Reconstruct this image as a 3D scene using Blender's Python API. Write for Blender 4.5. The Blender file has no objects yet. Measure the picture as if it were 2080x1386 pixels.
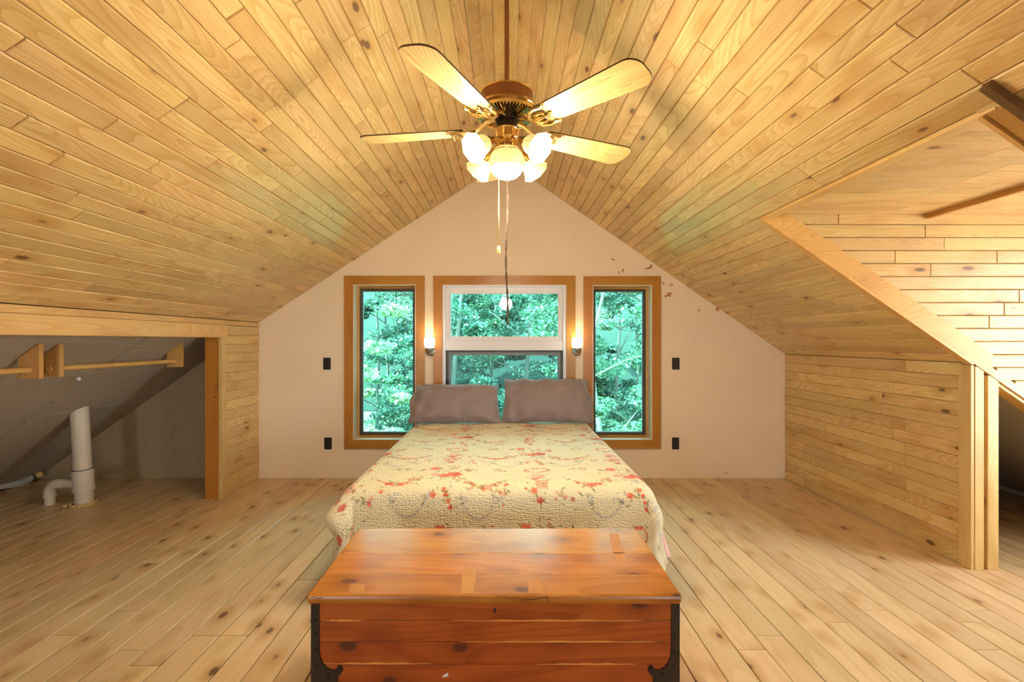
import bpy, bmesh, math, random
import numpy as np
from mathutils import Vector, Matrix, Euler
from mathutils.geometry import tessellate_polygon

random.seed(7)
rng = np.random.default_rng(7)
scene = bpy.context.scene
COL = scene.collection

# ------------------------------------------------------------------ camera, sky, sun, exposure
F = 960.0           # focal length in pixels of the 2080 px wide frame
CX, CY = 1027.0, 693.0
H = 1.34            # eye height
cam_d = bpy.data.cameras.new('camera'); cam = bpy.data.objects.new('camera', cam_d); COL.objects.link(cam)
cam.location = (0, 0, H); cam.rotation_euler = (math.pi/2, 0, 0)
cam_d.sensor_width = 36; cam_d.lens = F/2080*36
cam_d.shift_x = (1040-CX)/2080
cam_d.clip_start = 0.02; cam_d.clip_end = 300
scene.camera = cam

scene.view_settings.view_transform = 'Standard'; scene.view_settings.look = 'None'
scene.view_settings.gamma = 1; scene.view_settings.use_curve_mapping = False
scene.view_settings.exposure = 1.18
scene.cycles.max_bounces = 6; scene.cycles.diffuse_bounces = 4; scene.cycles.glossy_bounces = 3; scene.cycles.transmission_bounces = 3
scene.cycles.transparent_max_bounces = 6; scene.cycles.caustics_reflective = False; scene.cycles.caustics_refractive = False
scene.cycles.use_adaptive_sampling = True; scene.cycles.adaptive_threshold = 0.05

world = bpy.data.worlds.new('World'); scene.world = world; world.use_nodes = True
wb = world.node_tree.nodes['Background']
wb.inputs[0].default_value = (0.90, 0.95, 1.0, 1); wb.inputs[1].default_value = 11.0

sun_d = bpy.data.lights.new('sun', 'SUN'); sun = bpy.data.objects.new('sun', sun_d); COL.objects.link(sun)
sun_d.energy = 36.0; sun_d.angle = 0.01; sun_d.color = (1.0, 0.95, 0.85)
sun.rotation_euler = Vector((0.75, 0.42, -0.85)).to_track_quat('-Z', 'Y').to_euler()

def portal(name, loc, target_dir, sx, sy):
    d = bpy.data.lights.new(name, 'AREA'); d.shape = 'RECTANGLE'; d.size = sx; d.size_y = sy
    d.cycles.is_portal = True
    o = bpy.data.objects.new(name, d); COL.objects.link(o); o.location = loc
    o.rotation_euler = Vector(target_dir).to_track_quat('-Z', 'Z').to_euler()
    return o
portal('sky_portal', (4.02, 2.05, 1.225), (-1, 0, 0), 1.05, 1.6)
portal('sky_portal', (-1.775, -2.72, 1.075), (0, 1, 0), .65, 1.05)
portal('sky_portal', (1.775, -2.72, 1.05), (0, 1, 0), .65, 1.0)

# ------------------------------------------------------------------ room numbers
YB = 4.62                      # back gable wall
YF = -2.6                      # gable wall behind the camera
RIDGE = 3.10
SL, SR = 0.655, 0.692          # roof pitches
XL, XR = -2.41, 2.73           # knee walls
ZL, ZR = RIDGE+SL*XL, RIDGE-SR*XR
SLC = 0.70                     # pitch of the closet drywall on the left
YD0, YD1 = 1.50, 2.77          # dormer opening
XH = 1.506                     # header of the dormer
ZH = RIDGE-SR*XH
ZDC = 2.105                    # dormer ceiling
XDW = 3.9                      # dormer front wall
def WX(px, Z): return (px-CX)*Z/F
def WZ(py, Z): return H+(CY-py)*Z/F

# ------------------------------------------------------------------ helpers: objects
def meta(o, label=None, cat=None, group=None, kind=None):
    if label: o['label'] = label
    if cat: o['category'] = cat
    if group: o['group'] = group
    if kind: o['kind'] = kind
    return o
def empty(name, loc=(0, 0, 0), label=None, cat=None, group=None, kind=None):
    o = bpy.data.objects.new(name, None); COL.objects.link(o); o.location = loc
    o.empty_display_size = 0.05
    return meta(o, label, cat, group, kind)
def link(name, me, mat=None, parent=None, mw=None):
    o = bpy.data.objects.new(name, me); COL.objects.link(o)
    if mat is not None and len(me.materials) == 0: me.materials.append(mat)
    if parent is not None: o.parent = parent
    if mw is not None: o.matrix_local = mw
    return o

class MB:
    """collects shapes in world space; build() makes ONE mesh object"""
    def __init__(s): s.v = []; s.f = []; s.sm = []
    def add(s, vs, fs, smooth=False):
        n = len(s.v); s.v.extend([tuple(p) for p in vs])
        s.f.extend([tuple(i+n for i in f) for f in fs]); s.sm.extend([smooth]*len(fs)); return s
    def box(s, x0, x1, y0, y1, z0, z1, bev=0.0, M=None):
        if bev <= 0:
            vs = [(x, y, z) for z in (z0, z1) for y in (y0, y1) for x in (x0, x1)]
            fs = [(0,2,3,1),(4,5,7,6),(0,1,5,4),(2,6,7,3),(0,4,6,2),(1,3,7,5)]
        else:
            bm = bmesh.new(); bmesh.ops.create_cube(bm, size=1)
            for v in bm.verts:
                v.co = Vector((x0+(v.co.x+.5)*(x1-x0), y0+(v.co.y+.5)*(y1-y0), z0+(v.co.z+.5)*(z1-z0)))
            bmesh.ops.bevel(bm, geom=bm.edges[:], offset=bev, segments=2, affect='EDGES', profile=.6)
            bm.verts.index_update()
            vs = [v.co.copy() for v in bm.verts]; fs = [[v.index for v in f.verts] for f in bm.faces]; bm.free()
        if M is not None: vs = [M@Vector(p) for p in vs]
        return s.add(vs, fs)
    def prism(s, poly, y0, y1, M=None):
        """poly = [(x,z)...] extruded along y"""
        n = len(poly)
        vs = [(x, y0, z) for x, z in poly]+[(x, y1, z) for x, z in poly]
        fs = [tuple(range(n)), tuple(range(2*n-1, n-1, -1))]+[(i, i+n, (i+1) % n+n, (i+1) % n) for i in range(n)]
        if M is not None: vs = [M@Vector(p) for p in vs]
        return s.add(vs, fs)
    def tube(s, path, r, seg=10, cap=True, smooth=True):
        path = [Vector(p) for p in path]; n = len(path)
        if not hasattr(r, '__len__'): r = [r]*n
        vs = []; up = None
        for i, p in enumerate(path):
            t = (path[min(i+1, n-1)]-path[max(i-1, 0)]).normalized()
            if up is None:
                up = Vector((0, 0, 1)) if abs(t.z) < .9 else Vector((1, 0, 0))
            a = t.cross(up).normalized(); b = a.cross(t).normalized(); up = b
            for k in range(seg):
                an = 2*math.pi*k/seg
                vs.append(p+a*(r[i]*math.cos(an))+b*(r[i]*math.sin(an)))
        fs = []
        for i in range(n-1):
            for k in range(seg):
                k2 = (k+1) % seg
                fs.append((i*seg+k, i*seg+k2, (i+1)*seg+k2, (i+1)*seg+k))
        s.add(vs, fs, smooth)
        if cap:
            s.add(vs[:seg], [tuple(range(seg))[::-1]]); s.add(vs[-seg:], [tuple(range(seg))])
        return s
    def lathe(s, prof, M=None, seg=32, smooth=True, cap=False, facet=None):
        """prof = [(r,z)...] about z"""
        vs = []; n = len(prof)
        for r, z in prof:
            for k in range(seg):
                an = 2*math.pi*(k+.5)/seg
                rr = r if facet is None else r*facet(an, z)
                vs.append(Vector((rr*math.cos(an), rr*math.sin(an), z)))
        if M is not None: vs = [M@v for v in vs]
        fs = []
        for i in range(n-1):
            for k in range(seg):
                k2 = (k+1) % seg
                fs.append((i*seg+k, i*seg+k2, (i+1)*seg+k2, (i+1)*seg+k))
        s.add(vs, fs, smooth)
        if cap:
            s.add(vs[:seg], [tuple(range(seg))[::-1]]); s.add(vs[-seg:], [tuple(range(seg))])
        return s
    def sphere(s, c, r, seg=12, rings=8, sz=1.0):
        prof = [(max(1e-4, r*math.sin(math.pi*i/rings)), -r*sz*math.cos(math.pi*i/rings)) for i in range(rings+1)]
        return s.lathe(prof, Matrix.Translation(Vector(c)), seg)
    def mesh(s, name, org=(0, 0, 0), fix=True):
        me = bpy.data.meshes.new(name)
        o = Vector(org)
        me.from_pydata([Vector(p)-o for p in s.v], [], s.f); me.update()
        me.polygons.foreach_set('use_smooth', s.sm)
        if fix:
            bm = bmesh.new(); bm.from_mesh(me)
            bmesh.ops.remove_doubles(bm, verts=bm.verts[:], dist=1e-5)
            bmesh.ops.recalc_face_normals(bm, faces=bm.faces[:]); bm.to_mesh(me); bm.free()
        if any(s.sm): me.set_sharp_from_angle(angle=math.radians(40))
        return me
    def build(s, name, mat, parent=None, fix=True):
        """children keep world placement: their parent is never rotated"""
        org = Vector((0, 0, 0)); p = parent
        while p is not None: org = org+p.location; p = p.parent
        return link(name, s.mesh(name, org, fix), mat, parent)

# ------------------------------------------------------------------ helpers: materials
def new_mat(name):
    m = bpy.data.materials.new(name); m.use_nodes = True
    nt = m.node_tree; b = nt.nodes['Principled BSDF']
    return m, nt, b
def N(nt, t, **kw):
    n = nt.nodes.new(t)
    for k, v in kw.items():
        if k.startswith('i_'):
            key = k[2:]; key = int(key) if key.isdigit() else key.replace('_', ' ')
            n.inputs[key].default_value = v
        else: setattr(n, k, v)
    return n
def math_n(nt, op, a, b=None, clamp=False):
    n = nt.nodes.new('ShaderNodeMath'); n.operation = op; n.use_clamp = clamp
    for i, x in enumerate((a, b)):
        if x is None: continue
        if isinstance(x, (int, float)): n.inputs[i].default_value = x
        else: nt.links.new(x, n.inputs[i])
    return n.outputs[0]
def mixc(nt, fac, a, b, blend='MIX'):
    n = nt.nodes.new('ShaderNodeMix'); n.data_type = 'RGBA'; n.blend_type = blend
    for i, x in ((0, fac), (6, a), (7, b)):
        if isinstance(x, (int, float)): n.inputs[i].default_value = x
        elif isinstance(x, tuple): n.inputs[i].default_value = (*x[:3], 1)
        else: nt.links.new(x, n.inputs[i])
    return n.outputs[2]
def sstep(nt, x, a, b):
    n = nt.nodes.new('ShaderNodeMapRange'); n.interpolation_type = 'SMOOTHSTEP'
    n.inputs[1].default_value = a; n.inputs[2].default_value = b
    nt.links.new(x, n.inputs[0]); return n.outputs[0]

def plain(name, col, rough=.5, metal=0.0, spec=.5, bump=0.0, bscale=200, var=0.0):
    m, nt, b = new_mat(name)
    b.inputs['Base Color'].default_value = (*col, 1); b.inputs['Roughness'].default_value = rough
    b.inputs['Metallic'].default_value = metal; b.inputs['Specular IOR Level'].default_value = spec
    tc = N(nt, 'ShaderNodeTexCoord')
    nz = N(nt, 'ShaderNodeTexNoise', i_Scale=bscale, i_Detail=3.0); nt.links.new(tc.outputs['Object'], nz.inputs['Vector'])
    if bump:
        bp = N(nt, 'ShaderNodeBump', i_Strength=bump, i_Distance=.002)
        nt.links.new(nz.outputs[0], bp.inputs['Height']); nt.links.new(bp.outputs[0], b.inputs['Normal'])
    n2 = N(nt, 'ShaderNodeTexNoise', i_Scale=3.0, i_Detail=4.0); nt.links.new(tc.outputs['Object'], n2.inputs['Vector'])
    v = max(var, .03)
    lo = tuple(c*(1-v) for c in col); hi = tuple(min(1, c*(1+v)) for c in col)
    nt.links.new(mixc(nt, n2.outputs[0], lo, hi), b.inputs['Base Color'])
    return m

def wood(name, light, mid, dark, axis='Y', rough=.35, ring=13.0, cross=5.0, along=.55, tone=.22, knots=1.0,
         kcross=7.0, kalong=2.6, kcol=(.10, .035, .012), bump=.12, spec=.5, streak=.75, seed=0.0, blotch=.5, coat=0.0, kthr=.13, local=False):
    """grain runs along the world axis; every board gets its own cut through the grain"""
    m, nt, b = new_mat(name); L = nt.links.new
    geo = N(nt, 'ShaderNodeNewGeometry'); oi = N(nt, 'ShaderNodeObjectInfo')
    r = oi.outputs['Random']
    off = N(nt, 'ShaderNodeCombineXYZ')
    L(math_n(nt, 'MULTIPLY_ADD', r, 37.0), off.inputs[0]); L(math_n(nt, 'MULTIPLY', r, 91.0), off.inputs[1]); L(math_n(nt, 'MULTIPLY', r, 53.0), off.inputs[2])
    add = N(nt, 'ShaderNodeVectorMath', operation='ADD'); tco = N(nt, 'ShaderNodeTexCoord'); L(tco.outputs['Object'] if local else geo.outputs['Position'], add.inputs[0]); L(off.outputs[0], add.inputs[1])
    def mapped(c, a):
        s = {'X': (a, c, c), 'Y': (c, a, c), 'Z': (c, c, a)}[axis]
        mp = N(nt, 'ShaderNodeMapping'); mp.inputs['Scale'].default_value = s
        mp.inputs['Location'].default_value = (seed, seed*1.7, seed*.6)
        L(add.outputs[0], mp.inputs[0]); return mp.outputs[0]
    # cathedral figure: contour lines of a long, low-frequency noise
    n1 = N(nt, 'ShaderNodeTexNoise', i_Scale=1.0, i_Detail=1.0, i_Roughness=.35, i_Distortion=.25); L(mapped(cross, along), n1.inputs['Vector'])
    rings = math_n(nt, 'FRACT', math_n(nt, 'MULTIPLY', n1.outputs[0], ring*3.2))
    rings = math_n(nt, 'POWER', rings, 2.2)
    # fine fibres
    n2 = N(nt, 'ShaderNodeTexNoise', i_Scale=1.0, i_Detail=2.0, i_Roughness=.6); L(mapped(110.0, 3.0), n2.inputs['Vector'])
    # blotches
    n3 = N(nt, 'ShaderNodeTexNoise', i_Scale=1.0, i_Detail=1.0); L(mapped(7.0, 2.0), n3.inputs['Vector'])
    c = mixc(nt, math_n(nt, 'MULTIPLY', rings, streak), light, mid)
    c = mixc(nt, math_n(nt, 'MULTIPLY', sstep(nt, n2.outputs[0], .42, .72), .35*streak+.1), c, mid)
    c = mixc(nt, math_n(nt, 'MULTIPLY', sstep(nt, n3.outputs[0], .5, .8), blotch), c, dark)
    # per-board tone
    hs = N(nt, 'ShaderNodeHueSaturation')
    r2 = math_n(nt, 'FRACT', math_n(nt, 'MULTIPLY', r, 17.31)); r3 = math_n(nt, 'FRACT', math_n(nt, 'MULTIPLY', r, 71.7))
    v = math_n(nt, 'MULTIPLY_ADD', r2, tone); nt.nodes[-1].inputs[2].default_value = 1-tone*.6
    L(v, hs.inputs['Value'])
    h = math_n(nt, 'MULTIPLY_ADD', r3, .014); nt.nodes[-1].inputs[2].default_value = .494
    L(h, hs.inputs['Hue'])
    L(c, hs.inputs['Color']); c = hs.outputs[0]
    # knots
    if knots > 0:
        vo = N(nt, 'ShaderNodeTexVoronoi', feature='F1', i_Scale=1.0, i_Randomness=1.0); L(mapped(kcross, kalong), vo.inputs['Vector'])
        d = vo.outputs['Distance']
        nd = math_n(nt, 'ADD', d, math_n(nt, 'MULTIPLY', math_n(nt, 'SUBTRACT', n3.outputs[0], .5), .12))
        halo = math_n(nt, 'SUBTRACT', 1.0, sstep(nt, nd, kthr*.7, kthr*2.6), clamp=True)
        core = math_n(nt, 'SUBTRACT', 1.0, sstep(nt, nd, kthr*.35, kthr*.8), clamp=True)
        c = mixc(nt, math_n(nt, 'MULTIPLY', halo, .55*knots), c, dark)
        c = mixc(nt, math_n(nt, 'MULTIPLY', core, .85*knots), c, kcol)
    L(c, b.inputs['Base Color'])
    b.inputs['Roughness'].default_value = rough; b.inputs['Specular IOR Level'].default_value = spec
    if coat: b.inputs['Coat Weight'].default_value = coat; b.inputs['Coat Roughness'].default_value = .18
    hgt = n2.outputs[0]
    bp = N(nt, 'ShaderNodeBump', i_Strength=bump, i_Distance=.0015); L(hgt, bp.inputs['Height']); L(bp.outputs[0], b.inputs['Normal'])
    return m

def emit_glass(name, col, strength, base=(.9, .8, .6)):
    m, nt, b = new_mat(name)
    b.inputs['Base Color'].default_value = (*base, 1); b.inputs['Roughness'].default_value = .25
    b.inputs['Emission Color'].default_value = (*col, 1); b.inputs['Emission Strength'].default_value = strength
    tc = N(nt, 'ShaderNodeTexCoord'); nz = N(nt, 'ShaderNodeTexNoise', i_Scale=30.0); nt.links.new(tc.outputs['Object'], nz.inputs[0])
    nt.links.new(mixc(nt, nz.outputs[0], tuple(c*.95 for c in base), base), b.inputs['Base Color'])
    return m

def glass_mat(name, tint=(.8, .97, .95), refl=1.0, veil=0.0, veilcol=(.6, .7, .75)):
    m = bpy.data.materials.new(name); m.use_nodes = True; nt = m.node_tree; nt.nodes.clear(); L = nt.links.new
    out = N(nt, 'ShaderNodeOutputMaterial')
    tr = N(nt, 'ShaderNodeBsdfTransparent'); tr.inputs[0].default_value = (*tint, 1)
    gl = N(nt, 'ShaderNodeBsdfGlossy'); gl.inputs['Roughness'].default_value = .02
    fr = N(nt, 'ShaderNodeFresnel', i_IOR=1.45)
    mx = N(nt, 'ShaderNodeMixShader'); L(math_n(nt, 'MULTIPLY', fr.outputs[0], refl, clamp=True), mx.inputs[0]); L(tr.outputs[0], mx.inputs[1]); L(gl.outputs[0], mx.inputs[2])
    last = mx.outputs[0]
    if veil:
        df = N(nt, 'ShaderNodeBsdfDiffuse'); df.inputs[0].default_value = (*veilcol, 1)
        m2 = N(nt, 'ShaderNodeMixShader', i_0=veil); L(last, m2.inputs[1]); L(df.outputs[0], m2.inputs[2]); last = m2.outputs[0]
    L(last, out.inputs[0]); return m

M = {}
C_L, C_M, C_D = (.78, .565, .265), (.57, .34, .11), (.52, .27, .075)
M['ceil'] = wood('ceiling_pine', C_L, C_M, C_D, 'Y', rough=.30, tone=.26, kcross=7.5, kalong=3.2, kcol=(.13, .045, .015), coat=.12, kthr=.15)
M['wallwood'] = wood('wall_pine', C_L, C_M, C_D, 'Y', rough=.36, tone=.2, kcross=7.5, kalong=3.2, kcol=(.12, .05, .015), seed=3, kthr=.15)
M['woodx'] = wood('dormer_pine', (.76, .55, .27), (.64, .40, .15), (.50, .25, .07), 'X', rough=.4, tone=.2, kcross=7, kalong=2.4, kcol=(.14, .055, .02), seed=5)
M['woodz'] = wood('post_pine', (.74, .52, .23), (.62, .38, .13), (.50, .25, .07), 'Z', rough=.42, tone=.1, kcross=7, kalong=2, knots=.6, seed=8)
M['trimy'] = wood('trim_pine', (.76, .52, .22), (.66, .40, .13), (.52, .27, .07), 'Y', rough=.35, tone=.08, kcross=6, kalong=1.5, knots=.5, seed=9)
M['trimx'] = wood('trim_pine_across', (.74, .46, .17), (.62, .33, .09), (.48, .21, .05), 'X', rough=.35, tone=.08, kcross=6, kalong=1.5, knots=.7, seed=10)
M['rafter'] = wood('rafter_pine', (.56, .30, .09), (.48, .23, .06), (.38, .16, .04), 'X', rough=.45, tone=.08, knots=.3, seed=11)
M['floor'] = wood('floor_pine', (.72, .535, .315), (.56, .365, .165), (.44, .24, .08), 'Y', rough=.38, ring=4.0, cross=4.0, along=.4, tone=.2,
                  kcross=7.0, kalong=4.2, kcol=(.13, .055, .02), streak=.45, blotch=.3, seed=13, kthr=.17, bump=.18)
M['casingx'] = wood('casing_maple_across', (.50, .225, .036), (.41, .165, .024), (.31, .11, .015), 'X', rough=.3, tone=.05, knots=.35, streak=.35, seed=14, coat=.08, spec=.3)
M['casingz'] = wood('casing_maple', (.50, .225, .036), (.41, .165, .024), (.31, .11, .015), 'Z', rough=.3, tone=.05, knots=.35, streak=.35, seed=15, coat=.08, spec=.3)
M['jambwood'] = wood('jamb_pine', (.62, .38, .12), (.50, .28, .07), (.40, .18, .04), 'Z', rough=.4, tone=.05, knots=.2, seed=16)
M['chest_top'] = wood('chest_lid_cedar', (.52, .215, .030), (.40, .145, .016), (.28, .085, .010), 'X', rough=.27, ring=5, tone=.16, cross=4,
                      kcross=8.0, kalong=5.0, kcol=(.14, .04, .012), seed=17, streak=.8, coat=.12, spec=.4, kthr=.22)
M['chest'] = wood('chest_cedar', (.45, .115, .016), (.31, .065, .008), (.22, .04, .005), 'X', rough=.33, ring=5, tone=.16, cross=4,
                  kcross=8.0, kalong=5.0, kcol=(.08, .02, .008), seed=19, streak=.8, coat=.05, spec=.3, kthr=.22)
M['worn'] = wood('worn_cedar', (.53, .235, .036), (.43, .165, .02), (.38, .13, .02), 'X', rough=.4, ring=5, tone=.05, knots=0, seed=18)
M['sapwood'] = plain('cedar_sapwood', (.72, .32, .07), .4)
M['blade'] = wood('blade_oak', (.72, .50, .20), (.40, .22, .06), (.50, .28, .08), 'X', rough=.4, ring=16, cross=5, along=.7, tone=.06, knots=0, seed=23, streak=.7, blotch=.2, local=True)
M['rod'] = wood('rod_pine', (.70, .42, .14), (.60, .32, .09), (.48, .22, .05), 'Y', rough=.45, tone=.06, knots=0, seed=25)
M['bracket'] = wood('bracket_pine', (.62, .36, .11), (.52, .27, .07), (.42, .19, .04), 'Z', rough=.5, tone=.1, knots=.2, seed=26)
M['shadow_brown'] = wood('shadow_dark_batten', (.14, .065, .022), (.10, .045, .015), (.07, .03, .01), 'X', rough=.5, tone=.05, knots=0, seed=30)  # shade on the batten's near face put into its colour
M['gap'] = plain('dark_groove_wood', (.26, .12, .035), .8)
M['plaster'] = plain('painted_plaster', (.88, .755, .60), .75, bump=.15, bscale=60, var=.05)
M['drywall'] = plain('bare_drywall', (.43, .37, .285), .85, bump=.1, bscale=90, var=.06)
M['drywall_tan'] = plain('tan_drywall', (.45, .355, .225), .85, bump=.1, bscale=90, var=.08)
M['dry_edge'] = plain('dark_joint', (.06, .05, .045), .9)
M['peel'] = plain('bare_brown_board', (.50, .26, .10), .85, var=.25)
M['white'] = plain('white_vinyl', (.80, .82, .92), .35)
M['palejamb'] = plain('pale_jamb', (.82, .76, .62), .5)
M['darkframe'] = plain('bronze_frame', (.055, .05, .045), .4)
M['greyframe'] = plain('grey_gasket', (.25, .27, .30), .5)
M['blackplastic'] = plain('black_plastic', (.012, .011, .011), .35)
M['slot'] = plain('slot_black', (.003, .003, .003), .6)
M['plate_line'] = plain('grey_line', (.10, .10, .10), .4)
M['glass'] = glass_mat('window_glass', (.47, .76, .75), 1.0)
M['glass_low'] = glass_mat('window_glass_screened', (.40, .68, .69), .8, veil=.10, veilcol=(.40, .62, .66))
M['glass_clear'] = glass_mat('clear_glass', (.97, .98, .98), .6)
M['brass'] = plain('polished_brass', (.90, .70, .34), .2, 1.0)
M['brassdark'] = plain('antique_brass', (.60, .38, .14), .2, 1.0)
M['copper'] = plain('bronze_housing', (.30, .115, .035), .32, .35)
M['nickel'] = plain('brushed_nickel', (.58, .56, .53), .28, 1.0)
M['dark_edge'] = plain('dark_edge', (.10, .05, .02), .5)
M['shade'] = emit_glass('lit_ribbed_glass', (1.0, .70, .26), .32, (.75, .62, .35))
M['shade_in'] = emit_glass('lit_glass_inside', (1.0, .84, .58), 3.0)
M['globe'] = emit_glass('lit_globe_glass', (1.0, .70, .26), .36, (.75, .62, .35))
M['bulb'] = emit_glass('bulb', (1.0, .86, .62), 14.0)
M['sconce_glass'] = emit_glass('lit_sconce_glass', (1.0, .88, .66), 2.2)
M['cord'] = plain('brown_cord', (.10, .055, .03), .7)
M['ivory'] = plain('ivory_knob', (.75, .58, .28), .5)
M['iron'] = plain('black_iron', (.045, .032, .022), .5, .6)
M['fabric_pillow'] = None
M['pvc'] = plain('cream_pvc', (.72, .66, .54), .4, var=.06)
M['pvcdark'] = plain('pvc_print', (.12, .11, .10), .6)
M['foam'] = plain('yellow_foam', (.66, .48, .20), .9, bump=1.0, bscale=60, var=.2)
M['foil'] = plain('white_foam', (.62, .60, .56), .7, bump=.6, bscale=40, var=.1)
M['sheet'] = plain('pink_sheet', (.80, .52, .48), .9, var=.1)
M['mattress'] = plain('white_ticking', (.75, .74, .74), .9)
M['outside_ground'] = plain('forest_floor', (.10, .16, .07), .95, var=.4)
M['hill'] = plain('wooded_hill', (.009, .024, .016), .95, bump=1.0, bscale=2.0, var=.5)  # near-black green puts the understory shade into the colour
M['yard'] = plain('bounce_yard', (.55, .52, .44), .95, var=.2)  # unseen yard, paled to bounce daylight up to the dormer ceiling
M['siding'] = plain('exterior_sheathing', (.35, .30, .24), .9)

# ------------------------------------------------------------------ planks
_pl = {}
def plank_mesh(w, L, t=.018, bev=.0035, key=''):
    k = (round(w, 4), round(L, 3), t, bev, key)
    if k in _pl: return _pl[k]
    x, y = w/2, L/2; b = bev
    vs = [(-x,-y,-t),(x,-y,-t),(x,y,-t),(-x,y,-t), (-x,-y,-b),(x,-y,-b),(x,y,-b),(-x,y,-b),
          (-x+b,-y+b*.6,0),(x-b,-y+b*.6,0),(x-b,y-b*.6,0),(-x+b,y-b*.6,0)]
    fs = [(3,2,1,0)]+[(i,(i+1)%4,(i+1)%4+4,i+4) for i in range(4)]+[(i+4,(i+1)%4+4,(i+1)%4+8,i+8) for i in range(4)]+[(8,9,10,11)]
    me = bpy.data.meshes.new('plank'); me.from_pydata(vs, [], fs); me.update(); _pl[k] = me; return me

def plank_field(parent, org, u, v, spans, w, gap, mat, lmin, lmax, seed, t=.018, bev=.0035, name='plank', wob=.0015):
    """boards run along u; rows step along v. spans(i) -> list of (u0,u1) for row i (None stops)"""
    rnd = random.Random(seed); u = Vector(u).normalized(); v = Vector(v).normalized(); n = v.cross(u)   # x=v, y=u, z=n
    n = Vector(n).normalized(); org = Vector(org); i = 0; cnt = 0
    while True:
        sp = spans(i)
        if sp is None: break
        for (u0, u1) in sp:
            a = u0; first = True
            while a < u1-.005:
                L = rnd.uniform(lmin, lmax)
                if first: L *= rnd.uniform(.35, 1); first = False
                L = max(.1, round(L, 1))
                if u1-(a+L) < .18: L = u1-a
                me = plank_mesh(w-gap, L-.0025, t, bev, mat.name)
                c = org+v*((i+.5)*w)+u*(a+L/2)+n*rnd.uniform(-wob, wob)
                mw = Matrix((( v.x, u.x, n.x, c.x), (v.y, u.y, n.y, c.y), (v.z, u.z, n.z, c.z), (0, 0, 0, 1)))
                link(name, me, mat, parent, mw); cnt += 1
                a += L
        i += 1
    return cnt

# ------------------------------------------------------------------ floor
fl = MB().box(-4.9, 4.9, YF-.1, YB+.1, -.22, -.019).build('floor', M['gap'])
meta(fl, 'worn pine plank floor with dark knots', 'floor', kind='structure')
FW = .128
nrow = int(8.9/FW)
def fspan(i):
    if i >= nrow+1: return None
    return [(.55, YB)]
plank_field(fl, (-4.5, 0, 0), (0, 1, 0), (1, 0, 0), fspan, FW, .0042, M['floor'], 1.4, 3.6, 11, bev=.0028, wob=.0006)
MB().box(-4.62, 4.62, YF, .55, -.018, 0).build('floorboards', M['floor'], fl)

# ------------------------------------------------------------------ back wall with three window openings
PXW = YB/F
win_px = [(719, 845, 579, 893), (899, 1150, 579, 893), (1203, 1323, 580, 893)]
openings = [(WX(a, YB), WX(b, YB), WZ(d, YB), WZ(c, YB)) for a, b, c, d in win_px]
def wall_mesh(mb, outer, holes, y0, y1):
    polys = [outer]+holes; flat = [p for q in polys for p in q]
    tris = tessellate_polygon([[Vector((x, z, 0)) for x, z in q] for q in polys])
    n = len(flat)
    vs = [(x, y0, z) for x, z in flat]+[(x, y1, z) for x, z in flat]
    fs = []
    for t in tris: fs.append(tuple(t)); fs.append(tuple(i+n for i in reversed(t)))
    k = 0
    for q in polys:
        m = len(q)
        for i in range(m): a, b = k+i, k+(i+1) % m; fs.append((a, b, b+n, a+n))
        k += m
    mb.add(vs, fs)
rect = lambda o: [(o[0], o[2]), (o[1], o[2]), (o[1], o[3]), (o[0], o[3])]
mb = MB()
wall_mesh(mb, [(XL-.02, -.02), (XR+.02, -.02), (XR+.02, ZR+.0), (0, RIDGE+.02), (XL-.02, ZL+.0)], [rect(o) for o in openings], YB, YB+.16)
wb_o = mb.build('wall_back', M['plaster'])
meta(wb_o, 'cream painted gable wall behind the bed with flaking paint', 'wall', kind='structure')
def patch(pts, px, py, s=1.0):
    vs = [(WX(px+dx*s, YB), WZ(py+dy*s, YB)) for dx, dy in pts]
    MB().prism(vs, YB-.0012, YB+.001).build('peeled_paint_patch', M['peel'], wb_o)
patch([(-4,0),(-2,-2),(1,-1),(4,1),(5,2),(0,2)], 1245, 527)
patch([(-11,3),(-4,1),(1,0),(3,-5),(7,-6),(7,1),(2,4),(-6,4)], 1318, 543)
patch([(-6,3),(-4,-2),(-1,-1),(-2,2)], 1260, 553); patch([(-2,2),(0,-4),(3,-5),(4,-3),(1,3)], 1264, 551)
patch([(-2,-3),(1,-3),(2,2),(-1,4)], 1348, 576); patch([(-5,3),(1,1),(2,-3),(5,1),(4,4),(-4,4)], 1362, 577)
patch([(-8,2),(-2,0),(-1,-4),(6,-5),(8,-3),(5,0),(6,4),(-1,3),(-4,6)], 1357, 599)
patch([(-3,-2),(0,-3),(2,2),(0,3)], 1420, 631); patch([(-4,0),(-1,-5),(3,-3),(4,2),(0,4),(-2,2)], 1457, 629)
patch([(-1,-1),(1,-1),(1,2),(-1,1)], 1410, 688); patch([(-1,-1),(1,-1),(1,1),(-1,1)], 1399, 753)
patch([(-4,-1),(3,-1),(4,1),(-3,1)], 1475, 962); patch([(-1,-1),(1,-1),(1,2),(-1,1)], 1490, 688)

# gable wall parts inside the two knee-wall closets
mb = MB(); mb.prism([(-4.75, -.02), (XL-.02, -.02), (XL-.02, ZL), (-4.75, max(-.01, ZL-SLC*2.34))], YB, YB+.16)
o = mb.build('wall_closet_left', M['drywall_tan']); meta(o, 'bare drywall end wall of the left crawl-space closet', 'wall', kind='structure')
mb = MB(); mb.prism([(XR+.02, -.02), (4.75, -.02), (4.75, 0), (XR+.02, ZR)], YB, YB+.16)
o = mb.build('wall_closet_right', M['drywall']); meta(o, 'bare drywall end wall of the dark right closet', 'wall', kind='structure')
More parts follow.
